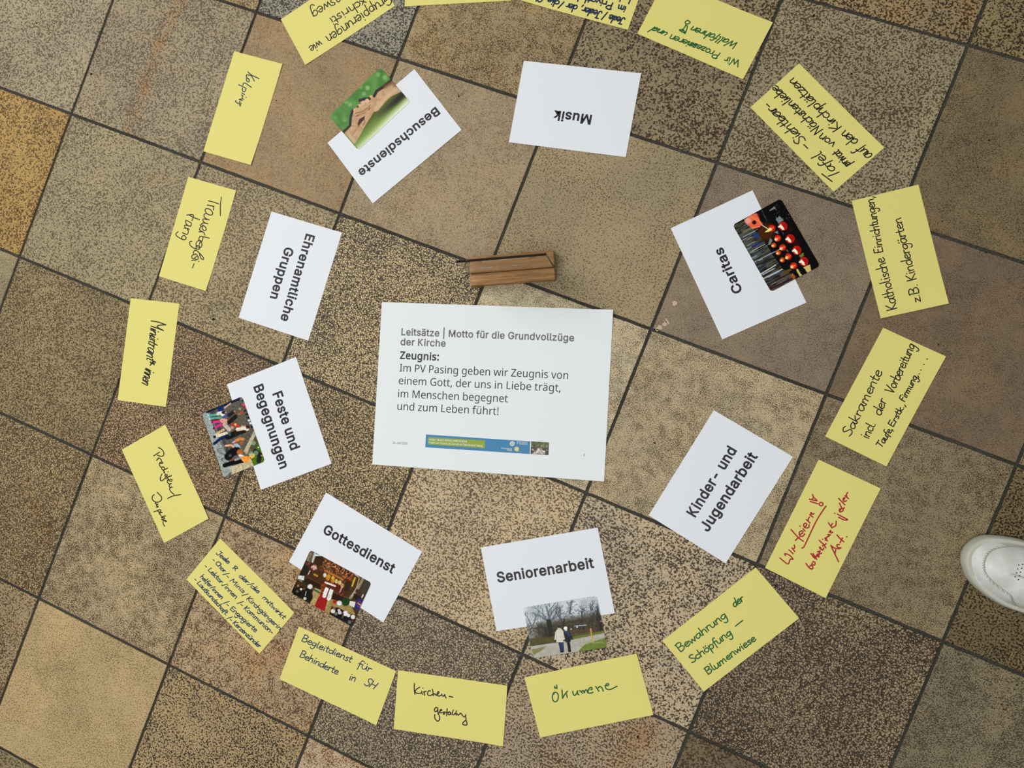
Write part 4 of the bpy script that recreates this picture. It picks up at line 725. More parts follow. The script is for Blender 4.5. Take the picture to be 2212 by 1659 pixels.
# Jede / Jeder
s = card([], 'yellow card with dark blue writing Jede / Jeder, der / die, cut by the top edge', lifts=(0, 0, 0, .002), anchor=anchored((1126.6,2.5), (1357.7,65), 1))
s_j = s
handwriting(s, 'navy', write(s, crop(1110,0,7.9), 'navy', [("Jede", 1905,320, 1650,250, 66, .15, True), ("/", 1600,230, 1530,212, 70, .0), ("Jeder,", 1515,205, 1160,110, 66, .15, True), ("der", 1095,100, 915,55, 66, .1, True), ("/", 860,50, 790,32, 62, .0), ("die", 790,20, 600,-35, 66, .1, True), ("Glauben", 520,-60, 60,-180, 66, .1, True),
   ("im", 1930,120, 1785,80, 66, .1), ("Privatleben", 1700,55, 900,-150, 62, .1), ("lebt", 2020,-40, 1700,-130, 66, .1)], w=.0025))
# blank card at the top
s = card([], 'blank yellow card cut off by the top edge, between two written cards', anchor=anchored((874,13.9), (1112,0.7), 1), z=.0003)
# Gruppierungen wie
s = card([], 'yellow card starting Gruppierungen wie in black, cut by the top edge at left', lifts=(0, 0, .001, .001), anchor=anchored((660.1,140.8), (854.6,12.7), 1))
handwriting(s, 'black', write(s, crop(600,0,7.9), 'black', [("Gruppierungen", 1895,-95, 815,628, 96, .05), ("wie", 725,690, 535,800, 82, .0, True), ("x", 1480,-30, 1400,20, 85, .0), ("christi", 1385,15, 885,318, 82, .0), ("nsweg", 1060,-90, 565,190, 100, .05)], w=.0020))

# ------------------------------------------------------------------ printed photographs (flat prints with rounded corners)
def hash2(ix, iy, k):
    v = np.sin(ix * 127.1 + iy * 311.7 + k * 74.7) * 43758.5453
    return v - np.floor(v)
def vnoise(x, y, s, k=0):
    x, y = x / s, y / s; ix, iy = np.floor(x), np.floor(y); fx, fy = x - ix, y - iy
    fx = fx * fx * (3 - 2 * fx); fy = fy * fy * (3 - 2 * fy)
    a, b, c, d = hash2(ix, iy, k), hash2(ix + 1, iy, k), hash2(ix, iy + 1, k), hash2(ix + 1, iy + 1, k)
    return (a + (b - a) * fx) * (1 - fy) + (c + (d - c) * fx) * fy
class Paint:
    """evaluates flat printed shapes at the points u, v (pixels of the photo view)"""
    def __init__(s, u, v, base): s.u, s.v = u, v; s.c = np.tile(np.array(base, float), (len(u), 1))
    def over(s, m, col):
        m = np.clip(m, 0, 1)[:, None]; s.c = s.c * (1 - m) + np.array(col, float) * m
    def poly(s, P, col, grad=None, a=1.0):
        inside = np.zeros(len(s.u), bool); n = len(P)
        for i in range(n):
            (x0, y0), (x1, y1) = P[i], P[(i + 1) % n]
            if y0 == y1: continue
            t = ((y0 > s.v) != (y1 > s.v)) & (s.u < (x1 - x0) * (s.v - y0) / (y1 - y0) + x0)
            inside ^= t
        s.over(inside * a, col); return inside
    def dist(s, P):
        d = np.full(len(s.u), 1e9)
        for (x0, y0), (x1, y1) in zip(P[:-1], P[1:]):
            dx, dy = x1 - x0, y1 - y0; L = dx * dx + dy * dy or 1
            t = np.clip(((s.u - x0) * dx + (s.v - y0) * dy) / L, 0, 1)
            d = np.minimum(d, np.hypot(s.u - x0 - t * dx, s.v - y0 - t * dy))
        return d
    def line(s, P, w, col, soft=2.5, a=1.0): s.over((w / 2 - s.dist(P)) / soft * a + .5 * a if a < 1 else (w / 2 - s.dist(P)) / soft + .5, col)
    def blob(s, x, y, r, col, soft=2.5, ry=None, ang=0, a=1.0):
        ca, sa = math.cos(ang), math.sin(ang); dx, dy = s.u - x, s.v - y
        q = np.hypot((dx * ca + dy * sa), (-dx * sa + dy * ca) * (r / (ry or r)))
        s.over(np.clip((r - q) / soft + .5, 0, 1) * a, col)
    def speck(s, size, amp, k=0):
        s.c = s.c * (1 + amp * (vnoise(s.u, s.v, size, k) - .5)[:, None] * 2)

def paint_hands(u, v):
    p = Paint(u, v, (72, 122, 50)); n = vnoise(u, v, 60, 1)
    p.over(np.clip(n * 1.4 - .4, 0, 1), (96, 146, 74))
    for x, y, r, a in ((470,272,22,.7),(435,328,20,.5),(300,438,20,.5),(575,140,22,.5),(265,415,18,.4),(245,585,26,.35),(405,262,18,.4),(160,560,16,.3),(640,170,24,.5)): p.blob(x, y, r, (150,188,130), 14, a=a)
    # lower right background, olive near the arm and pale at the edge
    low = [(345,822),(440,655),(530,505),(690,358),(805,305),(900,400),(395,900)]
    ins = p.poly(low, (120,145,70))
    d = ((u - 400) * (400 - 880) - (v - 880) * (885 - 400)) / math.hypot(485, 480)
    t = np.clip(d / 150, 0, 1)
    g = np.where((t < .45)[:, None], np.array((222,230,208.)) * (1 - t / .45)[:, None] + np.array((122,150,72.)) * (t / .45)[:, None], np.array((122,150,72.)) * (1 - (t - .45) / .55)[:, None] + np.array((82,92,22.)) * ((t - .45) / .55)[:, None])
    p.c = np.where(ins[:, None], g, p.c)
    dd = p.dist([(560,560),(700,440),(810,345)]); m = ins * np.exp(-(dd / 34) ** 2) * np.clip((u - 540) / 220, 0, 1)
    p.over(m * .95, (24,20,6))
    hand = [(235,705),(300,640),(308,560),(325,500),(330,478),(370,455),(376,430),(400,428),(400,398),(432,378),(488,372),(492,345),(520,345),(535,350),(560,300),(620,262),(650,240),(702,195),(805,305),(700,355),(650,400),(570,498),(530,507),(500,560),(440,655),(405,725),(345,825)]
    sk = p.poly(hand, (176,145,110))
    p.over(sk * np.clip((vnoise(u, v, 26, 3) - .35) * .9, 0, .5), (206,178,142))
    for P, w, a in (([(232,708),(300,640),(306,560),(326,490)], 22, 1), ([(535,352),(562,302),(622,264),(704,196)], 26, 1), ([(395,395),(440,380),(490,378)], 26, 1), ([(372,458),(402,430)], 12, 1)):
        p.over(np.clip((w / 2 - p.dist(P)) / 9 + .5, 0, 1) * a, (30,18,8))
    p.line([(640,255),(720,215),(745,240)], 40, (120,82,48), 26, .7)
    for x, y, r in ((467,397,21),(428,417,19),(396,442,15),(344,488,14),(505,356,12),(345,512,11)): p.blob(x, y, r, (206,172,138), 6)
    p.line([(350,500),(420,470),(520,425)], 26, (190,156,122), 8); p.line([(372,545),(410,528),(470,505)], 20, (172,126,98), 6)
    p.line([(360,548),(380,538)], 10, (150,70,60), 5); p.line([(350,520),(430,500),(500,440)], 5, (112,66,40), 4)
    p.line([(486,478),(470,530),(455,595)], 34, (190,152,118), 8); p.line([(492,468),(480,485)], 14, (160,84,72), 6)
    p.poly([(372,622),(392,575),(445,545),(442,575),(402,622),(382,652)], (74,40,20)); p.line([(440,580),(445,600),(430,640)], 5, (110,70,44), 4)
    p.line([(310,640),(360,650),(420,660)], 4, (140,100,70), 5); p.line([(370,660),(320,740)], 6, (150,115,84), 8)
    p.line([(560,470),(640,380),(740,290)], 44, (200,170,136), 30, .8); p.line([(300,740),(340,790)], 30, (196,168,134), 22, .8)
    return p.c
def paint_candles(u, v):
    p = Paint(u, v, (13,13,15)); rs = random.Random(4)
    p.poly([(100,295),(180,255),(235,240),(300,330),(420,470),(470,560),(560,690),(640,740),(690,790),(470,915),(440,905)], (88,86,78))
    p.over(np.clip((vnoise(u * .87 - v * .5, (u * .5 + v * .87) * 6, 60, 2) - .45) * 2.5, 0, .7) * (u * .87 - (v - 300) * .5 < 300), (30,28,24))
    for k in range(70):
        t = rs.random(); x, y = 110 + 330 * t + rs.uniform(-10, 60), 300 + 590 * t + rs.uniform(-20, 10); L = rs.uniform(40, 190)
        p.line([(x, y), (x + L * .87, y - L * .47)], rs.choice((2, 3, 4, 7)), rs.choice(((190,198,204),(120,140,160),(48,44,36),(118,104,72),(150,152,148),(38,34,28),(78,98,122))), 2)
    p.line([(290,640),(560,500)], 5, (170,190,214), 2); p.line([(360,745),(500,660)], 9, (206,208,198), 4); p.line([(380,790),(560,700)], 8, (190,206,220), 4)
    p.line([(400,855),(640,735)], 12, (60,40,28), 6); p.line([(440,890),(690,770)], 16, (70,36,28), 6)
    p.blob(410,350,85, (96,56,18), 60, a=.8); p.blob(320,385,30, (50,70,130), 12, a=.8); p.poly([(265,490),(330,450),(400,440),(300,490)], (40,66,110))
    for P in ([(500,235),(535,200),(575,240),(530,270)], [(430,470),(450,405),(470,430),(450,470)], [(485,355),(520,340),(525,370)], [(440,150),(490,110),(500,130),(450,155)]): p.poly(P, (128,132,126))
    p.poly([(715,575),(760,540),(765,575),(735,590)], (120,116,60)); p.poly([(590,520),(615,515),(620,545)], (90,88,50))
    p.poly([(760,680),(820,655),(832,712),(800,735)], (206,186,120)); p.poly([(690,700),(705,695),(745,755),(725,770)], (196,180,116)); p.poly([(640,755),(660,735),(685,770),(670,800)], (160,96,36)); p.poly([(570,720),(640,690),(650,710),(590,745)], (100,80,30))
    p.line([(420,130),(560,380),(640,520)], 12, (10,10,12), 4); p.line([(500,200),(575,380)], 3, (120,140,160), 2); p.line([(370,150),(420,250)], 4, (90,110,130), 3)
    for k in range(26): p.blob(rs.uniform(480, 640), rs.uniform(90, 240), rs.uniform(2, 5), rs.choice(((70,80,84),(40,44,50),(110,124,130))), 3)
    for x, y in ((620,330),(660,440),(700,470)): p.blob(x, y, 40, (70,16,12), 30, a=.6)
    for x, y, r in ((568,297,41),(636,415,42),(698,523,42),(763,627,42)):
        p.blob(x, y, r, (200,40,26), 4); p.blob(x + 14, y - 8, r * .6, (150,24,20), 16, a=.6)
        p.poly([(x - r * .95, y + 2), (x - r * .5, y - r * .45), (x + r * .1, y + r * .2), (x + r * .25, y + r * .85), (x - r * .2, y + r * .75), (x - r * .6, y + r * .3)], (255,238,214)); p.blob(x - r * .9, y + 6, 8, (255,246,226), 4)
    for x, y, r in ((464,316,33),(519,410,31),(566,496,31),(619,581,31),(668,667,32)):
        p.blob(x, y, r, (196,42,24), 4); p.blob(x - 14, y + 10, 15, (255,190,120), 10); p.blob(x - 20, y + 14, 8, (255,240,205), 4)
        for dx in (-6, 4, 12): p.line([(x + dx - 6, y + 12), (x + dx + 8, y - 12)], 3, (244,150,96), 2)
    for x, y, r in ((482,475,24),(525,545,24),(563,612,24)):
        p.blob(x, y, r, (196,74,24), 5); p.blob(x - 6, y + 4, 11, (255,196,110), 8); p.blob(x - 14, y + 8, 6, (255,238,190), 4)
    p.poly([(205,240),(262,196),(322,174),(346,228),(372,276),(352,306),(284,320),(236,284)], (222,108,78)); p.blob(240,246,30, (222,176,160), 22, a=.8); p.line([(270,210),(330,235),(366,275)], 22, (236,128,84), 10); p.line([(285,318),(350,300)], 10, (236,140,96), 5)
    p.blob(300,262,19, (52,14,12), 5); p.line([(340,180),(350,230)], 8, (120,40,24), 5)
    p.line([(368,284),(440,330)], 6, (255,238,206), 2); p.poly([(398,354),(430,322),(464,334),(434,350)], (255,214,120)); p.blob(450,325,12, (255,240,200), 6)
    return p.c
def paint_crowd(u, v):
    p = Paint(u, v, (104,99,88))
    st = np.sin((u * .94 - v * .35) * .55 + vnoise(u, v, 40, 1) * .8); p.over(np.clip(st, 0, 1) * .55, (66,64,58))
    left = [(100,215),(190,175),(330,560),(400,740),(300,640),(240,470)]; p.poly(left, (70,74,74))
    st = np.sin((u * .92 - v * .38) * .16); 
    p.over(np.clip(st * 2, 0, 1) * (u * .92 - v * .38 < 60), (112,116,114))
    p.poly([(55,232),(132,192),(200,420),(310,640),(380,800),(400,850),(310,935),(290,910)], (152,160,157)); 
    for a, b in (((75,265),(150,270)),((110,360),(180,350)),((150,450),(210,430)),((190,570),(260,540)),((255,760),(330,700))): p.line([a, b], 3, (124,132,130), 2)
    p.poly([(690,535),(765,740),(640,805),(600,730),(640,640)], (78,114,32)); p.poly([(590,560),(640,480),(690,540),(650,640),(600,650)], (88,84,58)); p.poly([(522,640),(640,405),(650,470),(555,680)], (178,168,142))
    p.poly([(365,820),(605,735),(635,805),(390,900)], (188,178,146)); p.line([(500,790),(520,850)], 5, (150,140,112), 3)
    p.line([(120,195),(300,120),(470,55)], 44, (34,38,58), 6); p.blob(265,170,34, (30,50,110), 8); p.line([(310,160),(375,110)], 16, (206,168,150), 4)
    p.line([(118,243),(180,240),(240,232)], 22, (92,170,154), 4); p.line([(140,282),(200,272),(262,268)], 22, (86,160,146), 4); p.blob(126,243,9, (225,225,220), 4); p.blob(142,284,9, (225,225,220), 4)
    p.line([(240,225),(275,215),(300,255)], 40, (206,206,196), 6); p.line([(290,270),(360,225)], 30, (66,92,140), 5); p.blob(300,212,24, (50,34,30), 5, ry=16); p.blob(322,212,10, (200,150,130), 4)
    p.line([(360,240),(410,205)], 40, (44,40,38), 5); p.blob(420,200,12, (170,120,96), 4); p.line([(165,300),(240,290)], 16, (120,40,36), 4)
    p.line([(178,320),(265,312)], 26, (216,58,136), 4); p.line([(200,386),(235,360),(278,345)], 26, (214,54,132), 4); p.blob(190,386,11, (30,24,28), 4); p.blob(172,320,9, (50,24,34), 4)
    p.line([(285,300),(345,310)], 52, (208,154,134), 6); p.line([(360,320),(430,258)], 46, (38,34,32), 6); p.blob(350,285,14, (120,76,52), 4)
    p.line([(212,452),(250,430),(300,402)], 24, (206,166,122), 4); p.line([(205,480),(330,440)], 34, (214,206,180), 6); p.line([(310,350),(360,400)], 44, (190,176,170), 8); p.blob(200,482,16, (26,46,64), 4)
    p.line([(405,348),(460,358)], 30, (198,58,44), 5); p.blob(430,345,14, (214,160,110), 4); p.blob(395,380,18, (196,150,116), 5)
    p.line([(380,470),(440,440),(520,410)], 66, (42,40,30), 6); p.line([(455,400),(520,385),(560,395)], 40, (224,214,198), 6); p.line([(500,360),(560,372)], 12, (206,160,130), 4); p.blob(566,374,20, (66,38,26), 5); p.blob(556,392,10, (206,160,130), 4)
    p.line([(195,558),(260,505),(335,468)], 30, (20,48,88), 4); p.line([(340,490),(400,460)], 50, (24,24,26), 6); p.blob(365,455,16, (70,90,100), 5)
    p.line([(430,530),(480,500),(520,510)], 30, (200,130,80), 6); p.blob(500,550,22, (160,92,52), 6); p.line([(415,550),(470,600)], 40, (152,176,190), 6); p.line([(400,560),(450,545)], 12, (190,50,40), 4)
    p.line([(318,582),(370,575),(412,585)], 20, (216,168,134), 4); p.line([(385,570),(410,605)], 14, (216,168,134), 4)
    p.line([(350,700),(400,650),(450,640)], 86, (24,24,26), 8); p.blob(370,690,18, (70,84,92), 8); p.blob(480,655,36, (172,104,54), 8); p.line([(480,690),(510,700)], 30, (220,216,206), 6)
    for x, y, r in ((290,645,56),(318,745,44)):
        q = np.hypot((u - x) * .9 + (v - y) * .35, ((v - y) * .9 - (u - x) * .35) * 1.9); p.over(np.clip(3.5 - np.abs(q - r), 0, 1), (24,24,26)); q2 = q < r - 4; p.over(q2 * (np.sin(np.arctan2(v - y, u - x) * 12) > .6) * .5, (60,62,64))
    p.line([(310,800),(400,770),(505,750)], 46, (18,18,20), 5); p.line([(395,730),(412,740)], 14, (206,50,40), 4); p.line([(430,740),(500,710)], 24, (150,154,158), 5)
    p.blob(545,730,52, (240,152,70), 6, ry=36, ang=.2); p.blob(612,692,32, (222,172,84), 6, ry=26); p.line([(590,735),(630,700)], 8, (225,190,150), 4)
    p.line([(650,640),(700,680),(690,750)], 50, (44,46,40), 8); p.blob(720,690,9, (236,150,80), 4); p.blob(690,690,14, (20,26,60), 5); p.blob(685,600,7, (225,230,215), 3)
    for x, y in ((650,450),(630,550),(600,670),(660,660)): p.blob(x, y, 26, (140,176,140), 14, a=.7)
    for x, y, c in ((500,212,(206,54,44)),(515,125,(206,60,90)),(525,160,(110,70,60)),(480,170,(170,160,120)),(470,230,(150,120,90)),(540,190,(60,44,40)),(555,230,(30,34,40)),(570,270,(40,44,50)),(600,330,(220,226,230)),(580,300,(206,216,226)),(615,370,(30,30,34)),(495,60,(120,124,126)),(510,80,(60,60,64)),(550,150,(196,70,60))): p.blob(x, y, 16, c, 6, ry=12)
    p.speck(9, .16, 5); return p.c
def paint_altar(u, v):
    p = Paint(u, v, (78,54,30)); rs = random.Random(6)
    n = vnoise(u, v, 14, 1); top = np.clip(1 - p.dist([(450,190),(720,330)]) / 130, 0, 1)
    p.over(np.clip((n - .35) * 2.2, 0, 1) * top, (176,106,60)); p.over(np.clip((vnoise(u, v, 9, 7) - .62) * 4, 0, 1) * top, (226,170,120)); p.over(np.clip((.38 - n) * 3, 0, .8) * top, (44,32,18))
    p.blob(370,170,60, (66,46,24), 30, ry=80, ang=.4)
    p.line([(300,60),(255,150),(215,235)], 66, (104,96,76), 8); p.line([(285,80),(240,170)], 10, (150,142,116), 6); p.line([(330,80),(300,180)], 26, (176,180,174), 8); p.poly([(325,85),(420,115),(330,115)], (206,212,206)); p.line([(225,200),(215,300),(160,350)], 60, (44,42,34), 8); p.blob(235,205,22, (110,60,50), 10)
    p.blob(318,245,32, (196,150,142), 12); 
    for k in range(22): p.blob(318 + rs.uniform(-34, 34), 248 + rs.uniform(-36, 44), rs.uniform(3, 7), rs.choice(((226,216,206),(150,50,50),(90,40,40),(206,170,160))), 3)
    p.line([(270,290),(250,330)], 10, (206,200,190), 4)
    p.poly([(290,560),(330,480),(420,520),(560,620),(520,790),(440,775),(270,690)], (168,148,98)); p.poly([(440,775),(520,620),(760,700),(800,800),(520,800)], (150,132,84))
    p.poly([(130,340),(205,350),(195,400),(125,385)], (198,202,200)); p.line([(150,395),(170,410)], 20, (120,124,120), 6); p.blob(245,420,40, (28,52,30), 14)
    p.poly([(240,360),(410,450),(390,515),(220,430)], (62,40,20)); 
    for k in range(9): p.line([(262 + k * 16, 385 + k * 8), (252 + k * 16, 425 + k * 9)], 5, (34,22,12), 3)
    p.line([(240,362),(408,450)], 7, (120,80,42), 3); p.line([(300,500),(390,550)], 20, (70,92,76), 6); p.line([(320,330),(355,350)], 22, (190,130,60), 6)
    p.poly([(395,455),(450,430),(460,500),(400,560)], (130,66,30)); p.poly([(410,470),(560,520),(640,560),(620,600),(480,560)], (92,60,32))
    p.poly([(415,400),(660,470),(640,560),(560,500),(440,440)], (104,26,22)); p.poly([(440,270),(668,385),(655,410),(438,302)], (172,110,58)); p.line([(445,300),(650,405)], 8, (110,66,34), 4)
    for x, y, c in ((445,340,(206,196,176)),(490,355,(206,150,50)),(480,380,(190,130,40)),(540,375,(206,160,60)),(535,410,(186,136,50)),(580,412,(206,180,120)),(620,428,(206,176,120)),(650,462,(170,140,100))): p.blob(x, y, 21, c, 8, ry=27)
    p.line([(450,425),(565,468)], 22, (216,208,194), 6); p.line([(620,540),(650,470)], 12, (196,176,150), 6)
    for k in range(10): p.blob(470 + k * 17, 395 + k * 7, 5, (120,70,30), 3)
    p.poly([(390,560),(400,540),(500,580),(478,625),(440,775),(318,705)], (150,40,36)); p.poly([(440,480),(490,490),(480,600),(430,580)], (130,36,34)); p.line([(404,550),(484,598)], 4, (110,26,26), 3)
    for a, b in (((468,500),(438,585)),((522,520),(490,615))):
        p.line([a, b], 44, (226,226,222), 5); p.line([(a[0] - 8, a[1] + 20), (b[0] - 4, b[1])], 4, (180,182,182), 3); p.line([(a[0] + 8, a[1] + 30), (b[0] + 8, b[1] - 4)], 4, (186,188,188), 3); p.blob(a[0] + 10, a[1] - 18, 10, (96,52,36), 4)
    p.poly([(520,620),(560,540),(730,620),(720,690),(640,660),(600,640)], (56,36,20)); 
    for k in range(9): p.line([(560 + k * 18, 575 + k * 7), (552 + k * 18, 615 + k * 7)], 5, (30,20,12), 3)
    p.line([(560,545),(730,618)], 6, (130,84,46), 3); p.line([(640,580),(655,560)], 10, (196,60,40), 4)
    p.blob(688,655,46, (34,70,32), 16); p.blob(615,668,30, (206,208,204), 10); p.blob(560,655,22, (170,40,34), 8); p.blob(552,675,10, (206,110,40), 5); p.blob(270,475,30, (210,212,208), 12); p.speck(7, .18, 2)
    p.line([(800,372),(765,468)], 18, (206,174,40), 5); p.line([(742,358),(716,418)], 12, (196,60,36), 5); p.line([(720,430),(700,500)], 60, (62,44,22), 20); p.line([(840,360),(800,330)], 10, (190,190,180), 5)
    p.line([(895,375),(830,500),(745,605)], 34, (140,134,108), 8); p.line([(850,370),(820,480),(760,590)], 8, (190,184,160), 4); p.line([(945,420),(905,540)], 80, (70,68,54), 12); p.blob(826,525,22, (80,44,40), 10)
    p.poly([(790,550),(880,600),(830,640),(775,600)], (40,32,22)); p.poly([(740,640),(806,655),(790,720),(728,690)], (206,206,198)); p.poly([(870,600),(930,530),(985,450),(900,610)], (60,58,46)); p.line([(895,570),(880,600)], 14, (200,200,190), 5)
    p.poly([(836,608),(892,642),(842,756),(788,716)], (36,52,122)); q = np.hypot(u - 850, v - 680); p.over(np.clip(4 - np.abs(q - 30), 0, 1) * (np.sin(np.arctan2(v - 680, u - 850) * 12) > -.2), (200,70,60)); p.line([(838,672),(862,690)], 16, (206,160,60), 6)
    p.poly([(45,525),(90,445),(200,480),(300,515),(268,675),(190,630)], (38,34,26)); p.line([(225,530),(215,580)], 7, (206,204,196), 3); p.blob(262,590,40, (36,32,24), 10, ry=60); p.blob(288,512,14, (66,44,34), 5)
    for x, y, r, c in ((165,505,14,(216,216,208)),(210,615,19,(190,192,186)),(130,465,14,(150,116,84)),(120,530,16,(96,92,80)),(200,500,14,(100,80,60)),(70,520,16,(24,22,18)),(100,480,14,(66,54,40)),(150,560,18,(26,24,20)),(95,560,18,(22,20,18))): p.blob(x, y, r, c, 5)
    p.poly([(496,805),(520,715),(600,720),(700,770),(805,830),(800,890),(755,940),(640,890)], (40,36,34))
    for x, y, r, c in ((540,762,26,(216,210,204)),(555,735,14,(150,110,90)),(610,752,16,(206,190,196)),(575,792,19,(120,120,116)),(620,780,22,(196,184,186)),(685,790,30,(220,218,212)),(655,795,14,(110,66,50)),(722,812,22,(216,214,208)),(775,832,26,(214,208,200)),(740,790,12,(140,96,74)),(530,715,12,(110,60,50)),(650,830,16,(90,88,78)),(735,892,22,(104,104,98)),(620,825,24,(24,22,22)),(690,850,28,(26,22,24)),(770,880,9,(170,60,60))): p.blob(x, y, r, c, 6)
    return p.c
def paint_walk(u, v):
    rs = random.Random(9); p = Paint(u, v, (170,178,184)); h = v + .18 * u - 255
    p.over(np.clip((vnoise(u, v, 90, 1) - .4) * 2, 0, 1), (206,212,216)); 
    wood = np.clip((h - 215) / 90, 0, 1); p.over(wood * np.clip((u - 60) / 300, .35, 1), (66,60,40)); p.over(np.clip((vnoise(u, v, 16, 2) - .5) * 3, 0, .6) * wood, (44,42,28)); p.over(np.clip((vnoise(u, v, 12, 8) - .6) * 3, 0, .6) * wood, (104,98,66))
    def branch(x, y, a, L, w, c, dep):
        x1, y1 = x + L * math.cos(a), y + L * math.sin(a)
        p.line([(x, y), ((x + x1) / 2 + rs.uniform(-6, 6), (y + y1) / 2 + rs.uniform(-6, 6)), (x1, y1)], w, c, 2.5)
        if dep:
            for k in range(rs.choice((2, 3))): branch(x1, y1, a + rs.uniform(-.7, .7), L * rs.uniform(.5, .8), max(2.5, w * .6), c, dep - 1)
    for k in range(7): branch(425 + rs.uniform(-20, 20), 440, -math.pi / 2 + (-.95 + .32 * k), 140, 24 - 2 * abs(k - 3), (104,112,116), 2)
    for x, y, L, c in ((610,480,110,(62,58,50)),(880,500,100,(48,44,38)),(1080,540,150,(58,60,58)),(700,330,80,(84,86,84)),(290,600,70,(54,54,50)),(180,500,90,(96,104,106)),(1010,450,120,(54,52,46))):
        for k in range(3): branch(x, y, -math.pi / 2 + rs.uniform(-.5, .5), L, 9, c, 3)
    p.over(np.clip((vnoise(u, v, 7, 5) - .55) * 4, 0, .6) * np.clip(1 - np.abs(h - 190) / 150, 0, 1), (64,66,66)); p.over(np.clip((vnoise(u, v, 9, 6) - .66) * 4, 0, .7) * np.clip(1 - h / 220, 0, 1), (226,232,238))
    p.poly([(1075,190),(1125,380),(1160,540),(1080,560),(1060,380)], (34,38,36), a=.75)
    p.line([(415,430),(440,540),(450,650)], 66, (32,31,24), 6); p.line([(360,520),(400,630)], 26, (40,38,32), 5); p.line([(1085,440),(1095,565)], 32, (62,58,42), 4); p.line([(1125,430),(1130,545)], 36, (36,32,26), 4); p.line([(885,470),(895,575)], 16, (38,34,28), 4); p.line([(625,400),(622,500)], 22, (50,40,34), 4); p.line([(1010,400),(1015,480)], 10, (40,38,30), 3)
    p.poly([(640,560),(850,540),(1060,530),(1065,565),(740,590)], (92,66,40)); p.line([(770,490),(930,478)], 12, (164,178,186), 5); p.blob(803,505,11, (206,216,220), 4); p.blob(722,533,9, (196,204,206), 4); p.blob(1130,425,12, (170,110,100), 6)
    p.poly([(150,662),(300,650),(500,636),(740,598),(1168,550),(1178,592),(760,682),(480,726),(165,775)], (92,88,44)); p.over(np.clip((vnoise(u, v, 10, 4) - .5) * 3, 0, .6) * (np.abs(v + .2 * u - 780) < 70), (70,58,34)); p.poly([(740,640),(1170,560),(1178,590),(760,680)], (106,118,52))
    p.poly([(165,772),(480,726),(750,676),(1178,586),(1195,655),(1000,712),(900,752),(820,842),(212,940)], (168,165,154)); p.over(np.clip((vnoise(u, v, 30, 9) - .4), 0, .4) * (h > 560), (190,188,178)); p.line([(170,775),(480,728)], 8, (190,188,176), 4)
    p.poly([(180,812),(380,768),(330,820),(205,890)], (126,122,74), a=.85); p.poly([(812,846),(905,745),(1000,712),(1195,650),(1215,780),(880,840)], (102,124,46)); p.over(np.clip((vnoise(u, v, 8, 3) - .5) * 3, 0, .5) * (u > 830) * (h > 600), (150,146,80)); p.line([(1000,718),(1160,712)], 8, (170,160,130), 5)
    p.line([(990,530),(1004,620),(1018,704)], 18, (206,162,78), 3); p.line([(996,540),(1022,700)], 4, (160,116,50), 2)
    p.line([(565,712),(580,780),(588,838)], 38, (28,56,88), 4); p.line([(600,712),(608,780),(610,838)], 32, (34,62,96), 4); p.line([(585,838),(612,840)], 16, (16,16,20), 4)
    p.poly([(490,684),(506,570),(540,528),(582,524),(612,560),(634,672),(618,712),(520,712),(516,680)], (202,198,186)); p.line([(522,580),(518,680)], 4, (160,156,146), 3); p.line([(610,580),(618,670)], 4, (166,162,150), 3); p.line([(525,640),(610,640)], 3, (176,172,160), 3); p.blob(505,690,12, (20,20,24), 4); p.blob(550,512,18, (176,140,120), 4); p.blob(552,500,21, (24,26,36), 4, ry=15); p.line([(540,528),(580,524)], 8, (186,182,170), 3)
    p.line([(680,700),(692,760),(700,830)], 40, (12,14,24), 4); p.line([(695,828),(718,834)], 14, (10,10,14), 4)
    p.poly([(620,600),(632,560),(660,548),(692,556),(740,648),(735,670),(716,660),(716,704),(645,714),(636,650)], (18,22,40)); p.line([(650,580),(680,570),(690,630)], 28, (44,66,104), 6); p.line([(628,690),(630,820)], 4, (190,188,180), 2); p.blob(625,690,12, (20,20,24), 4); p.blob(732,664,9, (24,20,26), 4); p.blob(652,548,20, (206,190,180), 4, ry=10); p.blob(645,520,24, (236,236,230), 4, ry=22)
    return p.c
def photo_material():
    m = material('glossy_photo_print', (128,128,128), 0.32, 0.15); g = NT(m)
    g.put(g.b.inputs['Base Color'], g.attr('print')); return m
M_PHOTO = photo_material(); M_PHOTO_EDGE = material('photo_paper_edge', (215,218,220), .6)
def rounded(w, h, r, n=6):
    P = []
    for cx, cy, a0 in ((w / 2 - r, h / 2 - r, 0), (-w / 2 + r, h / 2 - r, 90), (-w / 2 + r, -h / 2 + r, 180), (w / 2 - r, -h / 2 + r, 270)):
        for k in range(n + 1):
            a = math.radians(a0 + 90 * k / n); P.append((cx + r * math.cos(a), cy + r * math.sin(a)))
    return P
